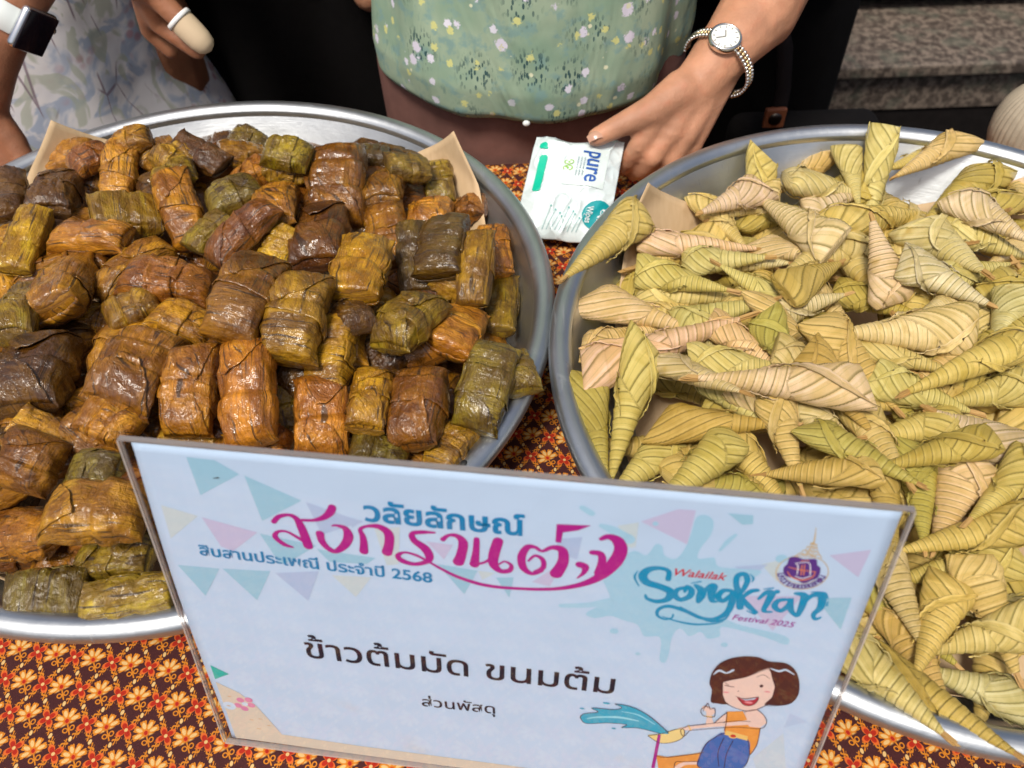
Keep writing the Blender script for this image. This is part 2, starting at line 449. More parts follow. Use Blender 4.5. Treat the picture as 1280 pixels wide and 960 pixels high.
def cone_material():
    M = Mat('palm_leaf', rough=0.40, spec=0.45, coat=0.45, coat_r=0.14)
    p, l, z = M.sep(M.coord('UV')); rnd = M.rand(); W_ = rnd * 40; tc = M.coord()
    f = p.fract()
    oc = M.objcol()
    big = M.noise(tc, 40, 3, 0.55, 0.4, w=W_)
    per = M.noise(M.comb(p.floor() * 3.7, l * 2), 1, 1, w=W_)        # each strip has its own shade
    vein = M.noise(M.comb(p * 46, l * 90), 1, 3, 0.6, w=W_)
    fv = M.noise(M.comb(p * 140, l * 60), 1, 2, 0.6, w=W_)
    c = M.mix(big.step(0.3, 0.7), M.mix(1.0, oc, (0.86, 0.80, 0.60), 'MULTIPLY'), M.mix(1.0, oc, (1.12, 1.10, 1.16), 'MULTIPLY'))
    c = M.mix(per.step(0.46, 0.7) * 0.55, c, M.mix(1.0, oc, (0.90, 0.83, 0.55), 'MULTIPLY'))
    c = M.mix(per.step(0.45, 0.25) * 0.45, c, M.mix(1.0, oc, (1.18, 1.12, 1.30), 'MULTIPLY'))
    c = M.mix(vein.step(0.46, 0.70) * 0.5, c, M.mix(1.0, oc, (0.64, 0.58, 0.32), 'MULTIPLY'))
    # olive line just under the edge of every strip, fainter fold line along its middle
    e = f.step(0.20, 0.04) 
    c = M.mix(e * (big * 0.6 + 0.50), c, M.mix(1.0, oc, (0.30, 0.29, 0.10), 'MULTIPLY'))
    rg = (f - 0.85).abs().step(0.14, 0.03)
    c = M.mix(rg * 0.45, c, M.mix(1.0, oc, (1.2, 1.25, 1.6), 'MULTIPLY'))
    mid = (f - 0.55).abs().step(0.05, 0.015)
    c = M.mix(mid * 0.4 * vein.step(0.3, 0.6), c, M.mix(1.0, oc, (0.50, 0.52, 0.22), 'MULTIPLY'))
    sp = M.noise(tc, 110, 4, 0.7, w=W_ + 5)
    c = M.mix(sp.step(0.68, 0.78) * 0.6, c, (0.30, 0.16, 0.04))
    yb = M.noise(tc, 55, 2, 0.5, w=W_ + 9)
    c = M.mix(yb.step(0.62, 0.78) * 0.6, c, (0.50, 0.30, 0.02))
    M.col(c)
    M.rough(big * 0.25 + 0.30)
    h = M.bump(f, 0.0012, 0.5, M.bump(vein, 0.0007, 0.7, M.bump(fv, 0.00035, 0.7, M.bump(M.noise(tc, 90, 3, 0.5, 0.5, w=W_), 0.0014, 0.5))))
    M.nrm(h); M.l(h, M.b.inputs['Coat Normal'])
    return M.m
conem = cone_material()
def stalk_material():
    M = Mat('dry_leaf_end', rough=0.6)
    u, v, z = M.sep(M.coord()); n1 = M.noise(M.comb(u * 60, v * 1500, z * 1500), 1, 3)
    M.col(M.mix(n1, (0.22, 0.09, 0.02), (0.62, 0.40, 0.13))); M.nrm(M.bump(n1, 0.0006, 0.6)); return M.m
stalkm = stalk_material()

# ------------------------------------------------------------------ shapes
def spow(a, p): return np.sign(a) * np.abs(a) ** p
def ribbon_mesh(name, P, N, thick, uv):
    """sheet with thickness from a grid of points P (a,b,3) and outward normals N"""
    a, b = P.shape[:2]
    top = P + N * thick; V = np.concatenate([top.reshape(-1, 3), P.reshape(-1, 3)])
    F = []; UVs = []
    g = lambda i, j: i * b + j
    o = a * b
    uvf = uv.reshape(-1, 2)
    def q(*k):
        F.append(k)
        for i in k: UVs.append(uvf[i % o])
    for i in range(a - 1):
        for j in range(b - 1):
            q(g(i, j), g(i + 1, j), g(i + 1, j + 1), g(i, j + 1))
    for i in range(a - 1):
        q(g(i, 0), o + g(i, 0), o + g(i + 1, 0), g(i + 1, 0))
        q(g(i, b - 1), g(i + 1, b - 1), o + g(i + 1, b - 1), o + g(i, b - 1))
    for j in range(b - 1):
        q(g(0, j), g(0, j + 1), o + g(0, j + 1), o + g(0, j))
        q(g(a - 1, j), o + g(a - 1, j), o + g(a - 1, j + 1), g(a - 1, j + 1))
    return mesh(name, V, F, UVs)
def normals_of(fn, U, Vv, e=2e-3):
    a = fn(U + e, Vv) - fn(U - e, Vv); b = fn(U, Vv + e * 6) - fn(U, Vv - e * 6)
    n = np.cross(b, a); n /= np.linalg.norm(n, axis=-1, keepdims=True) + 1e-12
    # point outwards
    c = fn(U, Vv); s = np.sign((n * np.stack([np.zeros_like(U), c[..., 1], c[..., 2]], -1)).sum(-1, keepdims=True)); s[s == 0] = 1
    return n * s
def grid_body(name, fn, nu, nv, uvfn, caps=True):
    U, Vv = np.meshgrid(np.linspace(0, 1, nu), np.arange(nv) * 2 * PI / nv, indexing='ij')
    P = fn(U, Vv); V = P.reshape(-1, 3); F = []; UV = []
    uo = uvfn(U, Vv); ue = uvfn(np.linspace(0, 1, nu), np.full(nu, 2 * PI))
    for i in range(nu - 1):
        for j in range(nv):
            k = (j + 1) % nv
            F.append((i * nv + j, i * nv + k, (i + 1) * nv + k, (i + 1) * nv + j))
            UV += [uo[i, j], uo[i, k] if k else ue[i], uo[i + 1, k] if k else ue[i + 1], uo[i + 1, j]]
    if caps:
        F.append(tuple(range(nv))[::-1]); UV += [uo[0, j] for j in range(nv)][::-1]
        F.append(tuple((nu - 1) * nv + j for j in range(nv))); UV += [uo[nu - 1, j] for j in range(nv)]
    return mesh(name, V, F, UV), V

PL, PW, PT = 0.078, 0.042, 0.030
def make_packet_variant(k):
    r = np.random.default_rng(100 + k)
    nseg = [2, 3, 2, 1, 2, 3, 1, 2][k % 8]
    cuts = {1: [], 2: [0.5 + r.uniform(-.08, .08)], 3: [0.34 + r.uniform(-.04, .04), 0.66 + r.uniform(-.04, .04)]}[nseg]
    sl = r.uniform(-.05, .05, 3); sk = r.uniform(-.10, .10, 2); dpt = r.uniform(.08, .17, 3)
    nexp = r.uniform(2.7, 4.2); ridge = r.uniform(0, 100); twist = r.uniform(-.12, .12); bend = r.uniform(-.12, .12)
    ends = r.uniform(0.10, 0.34, 2); seam = r.uniform(.6, 2.4); sagv = r.uniform(-.1, .1)
    def fn(U, Vv):
        q = 2 * U - 1
        lens = np.abs(q) ** 5
        n = nexp * (1 - lens) + 2.0 * lens
        cy = spow(np.cos(Vv), 2 / n); cz = spow(np.sin(Vv), 2 / n)
        th = np.sqrt(np.clip(1 - np.abs(q) ** 3.2, 0, 1))
        e = np.where(q < 0, ends[0], ends[1])
        th = e + (1 - e) * th
        wy = 1 - 0.11 * q ** 2 + 0.13 * q ** 10 - 0.03
        # flattened end tucks slightly downwards
        zoff = -0.16 * np.abs(q) ** 6
        f = np.ones_like(U)
        for c_, s_, d_ in zip(cuts, sl, dpt):
            uc = c_ + s_ * cy
            f = f - d_ * np.exp(-np.abs(U - uc) / 0.040)
            f = f + 0.05 * ((U > uc) & (U < uc + 0.2)) * np.clip(1 - (U - uc) / 0.2, 0, 1)   # overlapping wrap edge
        f = f + 0.030 * (np.sin(Vv + .3) > 0) * (np.sin(Vv * 1 + seam) > 0.1)
        x = q * 0.5 + sk[0] * 0.5 * cy * np.abs(q) ** 3 * np.sign(q) * 0.6 + sk[1] * .35 * cy * (q < 0) * np.abs(q) ** 2
        y = wy * 0.5 * cy * f; z = 0.5 * th * cz * f + zoff
        ca, sa = np.cos(twist * q), np.sin(twist * q)
        y, z = y * ca - z * sa * .7, z * ca + y * sa * .9
        y = y + bend * (q ** 2 - .3) * .4
        P = np.stack([x * PL, y * PW, z * PT], -1)
        P0 = P.reshape(-1, 3)
        w1 = 1 - np.abs(vnoise(P0 @ np.array([[1, .4, 0], [-.3, 1, .2], [0, .2, 1]]), 62, k)) * 2
        w2 = vnoise(P0 * [1, 1.6, 1.6], 130, k + 50)
        w3 = 1 - np.abs(vnoise(P0 * [.45, 2.2, 2.2], 110, k + 9)) * 2
        d = (0.0015 * w1 + 0.0006 * w2 + 0.0010 * w3).reshape(U.shape)
        c = np.stack([np.zeros_like(U), P[..., 1] / PW ** 2, P[..., 2] / PT ** 2], -1)
        c /= np.linalg.norm(c, axis=-1, keepdims=True) + 1e-9
        return P + c * d[..., None]
    rot = (k % 3 == 2)
    uvf = (lambda U, V_: np.stack([V_ / (2 * PI) * 0.12, U * PL], -1)) if rot else (lambda U, V_: np.stack([U * PL, V_ / (2 * PI) * 0.12], -1))
    body, V = grid_body('banana_leaf_packet', fn, 64, 56, uvf)
    parts = []
    # folded end: a pointed flap laid over the top from one end
    for side in ([0, 1] if k % 4 == 0 else [k % 2]):
        a, b = 22, 22
        S, T = np.meshgrid(np.linspace(0, 1, a), np.linspace(-1, 1, b), indexing='ij')
        reach = r.uniform(.30, .5); off = r.uniform(-.35, .35)
        v = PI / 2 + off * S + T * (1.15 - 0.25 * S) * (1 - S * 0.93) 
        u = 0.012 + S * reach
        if side: u = 1 - u
        P = fn(u, v); Nn = normals_of(fn, u, v)
        P = P + Nn * (0.0007 + 0.0016 * S[..., None] ** 3)
        parts.append(('leaf_fold', ribbon_mesh('leaf_fold', P, Nn, 0.0006, np.stack([u * PL * 1.7 + .3, v * .02 + u * .03], -1))))
    # band of leaf wrapped right round
    if k % 3 != 1:
        c0 = r.uniform(.42, .62); hw = r.uniform(.10, .17); tl = r.uniform(-.12, .12)
        S, T = np.meshgrid(np.linspace(-1, 1, 12), np.linspace(-.35, PI + .35, 40), indexing='ij')
        u = c0 + S * hw + tl * (T - PI / 2) * .5
        P = fn(u, T); Nn = normals_of(fn, u, T)
        P = P + Nn * (0.0005 + 0.0003 * np.abs(S)[..., None])
        parts.append(('leaf_band', ribbon_mesh('leaf_band', P, Nn, 0.0006, np.stack([u * PL + .6, T * .02], -1))))
    return body, V, parts

KL, KW = 0.100, 0.043
def make_cone_variant(k):
    r = np.random.default_rng(300 + k)
    a0 = r.uniform(.78, 1.0); skew = r.uniform(-.30, .30); hz = r.uniform(.10, .26); um = r.uniform(.10, .18)
    tip = r.uniform(.10, .15); bend = r.uniform(-.10, .10); ph0 = r.uniform(0, 6.28); nturn = r.uniform(9, 13)
    ub0 = r.uniform(.34, .50); uba = r.uniform(.10, .20); m = int(r.integers(7, 11)); mt_ = int(r.integers(1, 3)); hs = r.uniform(3.0, 7.0) * (1 if k % 2 else -1)
    sgn = 1 if k % 2 else -1
    r12 = r.uniform(.85, 1.05)
    def widths(U):
        # half width (y) and half thickness (z)
        tail = tip + (0.94 - tip) * np.clip((1 - U) / (1 - um), 0, 1) ** r12
        t = np.clip(U / um, 0, 1)
        hy = np.where(U < um, a0 + (0.94 - a0) * t + .02 * np.sin(PI * t), tail)
        hzz = np.where(U < um, hz + (0.62 - hz) * np.sin(t * PI / 2) ** .8, tail * (0.62 + .38 * np.clip((U - um) / .45, 0, 1)) / .94 * .94)
        return hy, hzz
    def phase(U, Vv):
        ub = ub0 + uba * np.sin(Vv + ph0)
        tailp = sgn * mt_ * Vv / (2 * PI) + nturn * (U * .55 + .75 * U ** 2) + 100
        headp = m * Vv / (2 * PI) + hs * U + 40
        return np.where(U < ub, headp, tailp), U < ub, np.clip((ub - U) / .05, 0, 1)
    def fn(U, Vv):
        U = np.clip(U, 0, 1)
        hy, hz_ = widths(U)
        n = np.where(U < .3, 2.3 - 0.3 * U / .3, 2.0)
        cy = spow(np.cos(Vv), 2 / n); cz = spow(np.sin(Vv), 2 / n)
        p, head, hb = phase(U, Vv); f = p - np.floor(p)
        saw = np.where(f > .06, 1 - f * .95, f / .06)
        amp = np.where(head, .075, .12)
        s = 1 + amp * (saw - .5) * 1.0 + .055 * head
        x = U - .5 + skew * cy * np.clip(1 - U / .55, 0, 1) ** 1.5 * .42
        y = hy * .5 * cy * s + bend * (U ** 2 - .3)
        z = hz_ * .5 * cz * s
        P = np.stack([x * KL, y * KW, z * KW * .86], -1)
        P0 = P.reshape(-1, 3)
        d = (.0009 * vnoise(P0, 48, k) + .0003 * vnoise(P0, 150, k + 3)).reshape(U.shape) * np.clip((1.05 - U), 0, 1)
        c = np.stack([np.zeros_like(U), cy, cz], -1); c /= np.linalg.norm(c, axis=-1, keepdims=True) + 1e-9
        return P + c * d[..., None]
    def uvf(U, V_):
        p, h, _ = phase(U, V_); return np.stack([p, U * 8 + V_ * .5 * 0], -1)
    body, V = grid_body('palm_leaf_cone', fn, 132, 56, uvf)
    parts = []
    # loose diagonal leaf strips crossing the head
    for q in range(2 if k % 3 else 1):
        c0 = r.uniform(0.9, 2.2) if q == 0 else r.uniform(3.9, 5.2)
        S, T = np.meshgrid(np.linspace(0, 1, 44), np.linspace(-1, 1, 9), indexing='ij')
        wv = (0.30 * np.sin(PI * np.clip(S * .93 + .07, 0, 1)) ** .6 + .03) 
        v = c0 + sgn * (S - .3) * r.uniform(2.0, 3.4) + T * wv * (1.0 + .8 * S)
        u = 0.02 + S * r.uniform(.50, .68) + T * .035 * sgn
        P = fn(u, v); Nn = normals_of(fn, np.clip(u, .004, .996), v)
        P = P + Nn * (.0007 + .0012 * np.abs(T)[..., None] ** 3 + .0010 * S[..., None] ** 4)
        parts.append(('leaf_strip', ribbon_mesh('leaf_strip', P, Nn, .0006, np.stack([T * .5 * .8 + .5 + 7 + q, S * 5], -1))))
    # dry pulled-through leaf end at the point
    mb = MB()
    ln = r.uniform(.010, .019); e = fn(np.array([1.0]), np.array([0.0]))[0]; cyy = bend * .7 * KW
    for j in range(4):
        a1 = r.uniform(-.07, .07); z1 = (j - 1.5) * .0007
        x0, x1 = .485 * KL, .5 * KL + ln * r.uniform(.7, 1.1)
        wd = r.uniform(.0014, .0021)
        y0 = cyy + r.uniform(-.0006, .0006); y1 = y0 + a1 * ln
        V2 = [(x0, y0 - wd * .9, z1 - .0004), (x0, y0 + wd * .9, z1 - .0004), (x0, y0 + wd * .9, z1 + .0006), (x0, y0 - wd * .9, z1 + .0006)]
        V2 += [((x0 + x1) / 2, (y0 + y1) / 2 - wd, z1 * 1.2 - .0003), ((x0 + x1) / 2, (y0 + y1) / 2 + wd, z1 * 1.2 - .0003), ((x0 + x1) / 2, (y0 + y1) / 2 + wd, z1 * 1.2 + .0007), ((x0 + x1) / 2, (y0 + y1) / 2 - wd, z1 * 1.2 + .0007)]
        V2 += [(x1, y1 - wd * .7, z1 * 1.6), (x1 - .002, y1 + wd * .8, z1 * 1.6), (x1 - .002, y1 + wd * .8, z1 * 1.6 + .0005), (x1, y1 - wd * .7, z1 * 1.6 + .0005)]
        F2 = [(3, 2, 1, 0), (8, 9, 10, 11)]
        for b_ in (0, 4):
            F2 += [(b_ + i, b_ + (i + 1) % 4, b_ + 4 + (i + 1) % 4, b_ + 4 + i) for i in range(4)]
        mb.add(V2, F2)
    parts.append(('stalk', mesh('stalk', mb.V, mb.F)))
    return body, V, parts
NPV, NKV = 14, 12
PACK = [make_packet_variant(k) for k in range(NPV)]
CONE = [make_cone_variant(k) for k in range(NKV)]
for fam, mt in ((PACK, packm), (CONE, conem)):
    for body, V, parts in fam:
        for nm, me in [('', body)] + parts:
            me.materials.append(stalkm if nm == 'stalk' else mt)
            me.polygons.foreach_set('use_smooth', [nm != 'stalk'] * len(me.polygons))

# ------------------------------------------------------------------ heaps: each piece is lowered on to those below it
CS = 0.003
class Heap:
    def __init__(s, c, base):
        s.c = c; s.n = 200; g = (np.arange(s.n) - s.n / 2 + .5) * CS
        X_, Y_ = np.meshgrid(g, g, indexing='ij'); r = np.hypot(X_, Y_)
        s.H = base(r, X_, Y_)
    def cells(s, P):
        i = np.clip(((P[:, 0] - s.c[0]) / CS + s.n / 2).astype(int), 0, s.n - 1)
        j = np.clip(((P[:, 1] - s.c[1]) / CS + s.n / 2).astype(int), 0, s.n - 1)
        return i * s.n + j
    def fit(s, P, q):
        k = s.cells(P); lo = np.full(s.n * s.n, 9.0); np.minimum.at(lo, k, P[:, 2])
        u = np.unique(k); d = s.H.ravel()[u] - lo[u]
        return np.percentile(d, q), u, d
    def stamp(s, P):
        k = s.cells(P); H = s.H.ravel(); np.maximum.at(H, k, P[:, 2]); s.H = H.reshape(s.n, s.n)
def frame(axis, roll):
    x = axis.normalized(); z = Vector((0, 0, 1)); y = z.cross(x).normalized(); z = x.cross(y)
    R = Matrix((x, y, z)).transposed()
    return R @ Matrix.Rotation(roll, 3, 'X')
def settle(heap, V, L0, W0, hpx, tpx, wpx, roll, zc, q=62, Lr=(.06, .1), Wr=(.7, 1.2), rise=None, maxp=24, zmax=9.):
    pitch = 0.0; z = zc
    for it in range(4):
        a = at(*hpx, z); b = at(*tpx, z)
        mid = (a + b) / 2; d = b - a; d.z = 0; full = max(d.length, 1e-3)
        ax = d.normalized()
        Ln = min(max(full / max(math.cos(pitch), .5), Lr[0]), Lr[1])
        depth = (mid - CAMP).dot(FW); wd = wpx * depth / FPX
        sx, sy = Ln / L0, min(max(wd / W0, Wr[0]), Wr[1]); sz = (sy + sx) / 2 if sy < sx else sy
        axis = Vector((ax.x * math.cos(pitch), ax.y * math.cos(pitch), math.sin(pitch)))
        R = frame(axis, roll)
        S = np.array([sx, sy, sz])
        P = (V * S) @ np.array(R).T + np.array((mid.x, mid.y, 0))
        lift, u, dd = heap.fit(P, q)
        if it < 3:
            ci, cj = u // heap.n, u % heap.n
            pr = ((ci - heap.n / 2) * CS + heap.c[0] - mid.x) * ax.x + ((cj - heap.n / 2) * CS + heap.c[1] - mid.y) * ax.y
            w = dd > np.percentile(dd, 40)
            sl = np.polyfit(pr[w], dd[w], 1)[0] if w.sum() > 6 else 0
            if rise is None:
                pitch = max(-math.radians(maxp), min(math.radians(maxp), pitch + math.atan(sl) * .7))
            else: pitch = math.radians(rise)
        z = min(lift if it == 3 else (z + lift) / 2, zmax)
    P[:, 2] += z
    heap.stamp(P)
    M = Matrix.Translation((mid.x, mid.y, z)) @ R.to_4x4() @ Matrix.Diagonal((*S, 1))
    return M
def place(kind, variant, M, color, label, group, mats=None):
    body, V, parts = variant
    nm, cat = ('banana_leaf_packet', 'leaf packet') if kind == 'p' else ('palm_leaf_cone', 'leaf cone')
    o = bpy.data.objects.new(nm, body); COL.objects.link(o); o.matrix_world = M
    tag(o, label, cat, group); o.color = (*color, 1)
    for pn, me in parts:
        c = bpy.data.objects.new(pn, me); COL.objects.link(c); c.parent = o
        k = random.uniform(.85, 1.12)
        c.color = tuple(min(1, v * k) for v in color) + (1,)
    if mats is not None:
        for x in [o] + list(o.children):
            if x.name.startswith('stalk'): continue
            x.material_slots[0].link = 'OBJECT'; x.material_slots[0].material = mats
    return o
# ------------------------------------------------------------------ the two heaps
# colour families of the steamed leaves
PC = dict(T=(.50, .225, .018), O=(.42, .205, .012), Y=(.46, .275, .014), G=(.29, .190, .013), B=(.29, .128, .009),
          R=(.24, .092, .007), D=(.125, .060, .007), S=(.20, .135, .014))
# ax, ay, bx, by, width px, colour, level, wet, label
PACKETS = [
 (50,192,115,197,45,'T',1,1,'glossy orange-brown packet right under the left kraft paper corner'),
 (72,205,60,268,58,'D',2,0,'dark brown upright packet just below the left kraft paper corner'),
 (5,212,6,272,50,'D',1,0,'blackish packet half cut off at the left photo edge level with the tray rim'),
 (135,182,188,172,36,'T',2,0,'tan square-ended packet at the back touching the kraft corner from the right'),
 (97,207,130,190,30,'B',1,1,'small reddish brown packet wedged right of the dark upright packet'),
 (162,186,136,250,44,'T',2,0,'tan packet with a raised cross band standing behind the pointed olive one'),
 (172,196,216,180,30,'O',1,1,'ochre packet with a silvery glint in the back row'),
 (203,208,240,190,28,'Y',1,1,'small shiny yellow packet in the back row beside the silvery glint'),
 (186,228,246,214,28,'G',1,0,'flat olive packet low behind the grey film-wrapped one'),
 (222,184,281,205,38,'D',1,1,'dark red-brown packet lying flat in the back row'),
 (246,172,290,177,25,'D',0,1,'thin dark glossy packet hard against the back wall of the left tray'),
 (290,176,331,180,25,'S',0,1,'thin greyish packet hard against the back wall of the left tray'),
 (281,197,323,190,32,'O',1,0,'ochre packet in front of the thin greyish one in the back row'),
 (334,192,383,194,42,'G',2,1,'olive packet with a raised pointed corner in the back row of the left tray'),
 (252,252,326,225,52,'S',2,1,'dark grey packet with a white glare stripe across its film'),
 (216,228,235,295,50,'O',1,0,'ochre packet with square lower end below the grey film-wrapped one'),
 (110,272,196,250,62,'G',2,0,'olive brown packet with a sharp corner pointing down to the right'),
 (126,213,93,262,30,'B',0,1,'narrow reddish brown packet left of the tan banded one'),
 (50,262,10,336,38,'Y',2,0,'yellow-olive tapering packet leaning to the left photo edge'),
 (60,293,166,305,44,'T',1,1,'long orange packet with a bright glint on its lower edge'),
 (33,333,20,430,26,'G',2,0,'narrow olive packet standing on end near the left photo edge'),
 (82,315,72,408,72,'O',2,1,'broad upright ochre packet with a brown fold down its right side'),
 (114,372,212,302,46,'O',1,0,'long diagonal ochre packet left of centre behind the brown triangular-ended one'),
 (150,345,264,350,62,'B',2,1,'brown packet with a glossy triangular end pointing left'),
 (236,308,286,276,35,'G',1,0,'small greenish packet behind the dark red glossy one'),
 (256,318,347,266,46,'R',2,1,'dark red glossy packet lying diagonally near the centre back'),
 (346,226,342,286,56,'O',1,0,'ochre pleated packet left of the big maroon film-wrapped one'),
 (335,214,380,211,26,'G',1,0,'thin olive packet under the raised pointed corner'),
 (424,192,414,268,78,'R',2,1,'big maroon packet with a film edge shining along its top'),
 (407,255,396,344,70,'D',2,0,'dull dark brown packet with two corners below the big maroon one'),
 (460,290,438,378,70,'Y',2,1,'large golden packet with folds across its middle near the centre'),
 (486,200,474,256,50,'B',1,0,'brown streaked packet right of the big maroon one'),
 (478,258,492,330,52,'B',0,1,'brown upright packet behind the large golden one'),
 (484,205,531,196,42,'S',2,0,'grey-olive packet with dark folded end beside the right kraft corner'),
 (443,196,478,196,24,'D',0,1,'small dark packet peeping over the big maroon one'),
 (545,198,549,246,42,'G',1,0,'olive packet leaning on the right kraft paper corner'),
 (540,245,535,298,56,'T',1,1,'bright orange-tan packet above the mottled dark one'),
 (561,276,545,341,64,'D',2,1,'mottled black and tan packet near the right side of the left tray'),
 (568,262,598,262,26,'B',0,0,'small brown packet under the tip of the right kraft corner'),
 (612,265,620,331,46,'T',2,0,'tan packet with two bulges beside the right tray wall'),
 (550,350,590,362,46,'O',0,0,'dull ochre packet tucked beneath the olive panel packet'),
 (600,298,588,374,40,'G',2,0,'flat olive packet shaped like a panel with a pointed lower end'),
 (630,332,622,416,32,'G',1,0,'long slim olive packet against the right tray wall'),
 (535,366,482,436,66,'G',2,1,'smooth olive-gold packet with a fold near its upper end, right of centre'),
 (586,382,560,458,60,'T',1,0,'orange packet in three bulges beside the right wall'),
 (625,434,588,530,64,'S',1,1,'dark striped packet in three bulges at the front right of the tray'),
 (531,453,512,555,70,'R',2,1,'deep red-brown packet just behind the sign'),
 (468,456,456,540,50,'Y',1,1,'yellow packet with a dark middle crease left of the deep red-brown one'),
 (426,404,402,480,58,'Y',1,0,'yellow-gold packet above the pleated tan one'),
 (405,478,398,565,70,'T',2,0,'pleated tan packet touching the top edge of the sign'),
 (388,350,352,446,76,'G',2,1,'olive packet speckled with droplets near the centre'),
 (315,436,305,548,70,'O',2,1,'glossy ochre packet with square upper end just behind the sign'),
 (250,440,224,535,66,'O',2,1,'ochre packet with dark streaks and rounded lower end'),
 (197,406,140,514,88,'B',2,1,'large brown-orange packet with a leafy point at the lower right'),
 (62,418,26,520,92,'D',1,1,'large dark packet at the left with a shining cross crease'),
 (332,324,282,426,76,'R',2,1,'red-tan packet with wet sparkling ridges at the heap centre'),
 (192,398,266,410,55,'Y',1,0,'bright ochre packet partly under the wet red-tan one'),
 (95,402,160,402,46,'O',0,0,'plain ochre packet above the large brown-orange one'),
 (142,396,188,380,30,'G',1,1,'small olive packet with a white glint left of centre'),
 (8,440,5,496,42,'D',1,0,'dark packet cut off at the left photo edge midway down'),
 (25,532,86,554,46,'O',1,1,'ochre crumpled packet below the large dark one'),
 (84,530,146,576,50,'B',1,1,'brown crumpled packet left of the sign corner'),
 (108,520,162,536,36,'T',1,1,'glossy tan packet just above the sign left corner'),
 (88,590,150,596,28,'S',1,1,'silvery thin packet beside the left edge of the sign'),
 (76,566,26,626,78,'B',1,0,'brown packet with a swirl of folds and a small tear'),
 (65,652,190,645,82,'T',2,0,'biggest orange-tan packet with three broad overlapping leaves'),
 (-12,662,84,672,62,'O',1,1,'orange-brown packet cut by the left photo edge above the front rim'),
 (88,698,200,702,32,'G',1,1,'slim packet in three small bulges under the biggest orange one'),
 (0,742,106,731,68,'S',1,1,'dark olive oblong packet at the front left rim'),
 (93,750,218,733,52,'Y',1,1,'yellow packet at the front rim next to the sign edge'),
 (5,545,6,592,50,'D',1,0,'dark packet at the left photo edge behind the swirled one'),
 (170,528,215,533,32,'B',0,1,'small brown packet under the sign top left'),
 (212,545,270,550,30,'O',0,0,'ochre sliver of a packet behind the sign, second from its left corner'),
 (305,551,350,556,34,'T',0,0,'tan end of a packet squeezed behind the sign under the square-topped one'),
 (440,560,510,566,34,'S',0,0,'grey-brown packet lying flat behind the sign'),
 (577,534,546,580,52,'O',0,1,'striped ochre packet at the front right close to the rivet hole'),
 (358,478,356,534,32,'G',0,0,'narrow greenish packet between the glossy ochre and pleated tan ones'),
 (-6,300,20,300,36,'T',0,0,'orange end of a packet at the left photo edge under the yellow-olive one'),
 (0,340,14,402,40,'Y',0,0,'yellow packet at the left photo edge beside the narrow standing one'),
 (334,330,366,296,40,'Y',1,0,'golden packet left of the dull dark brown one'),
 (515,290,520,360,44,'D',0,1,'very dark packet in the gap right of the large golden one'),
 (430,380,450,412,44,'D',1,1,'shiny dark packet in the gap below the large golden one'),
 (468,430,488,452,44,'D',0,1,'dark packet glimpsed above the yellow creased one'),
 (-4,425,24,420,40,'O',1,0,'ochre packet end at the left photo edge above the large dark one'),
 (300,225,330,215,30,'O',1,0,'little ochre packet behind the white glare stripe'),
 (640,452,650,480,34,'G',0,1,'small olive packet end against the right wall beside the striped one'),
]
CC = dict(Y=(.72, .53, .15), P=(.78, .61, .27), K=(.78, .59, .33), G=(.56, .43, .09), N=(.73, .57, .20), W=(.80, .64, .35))
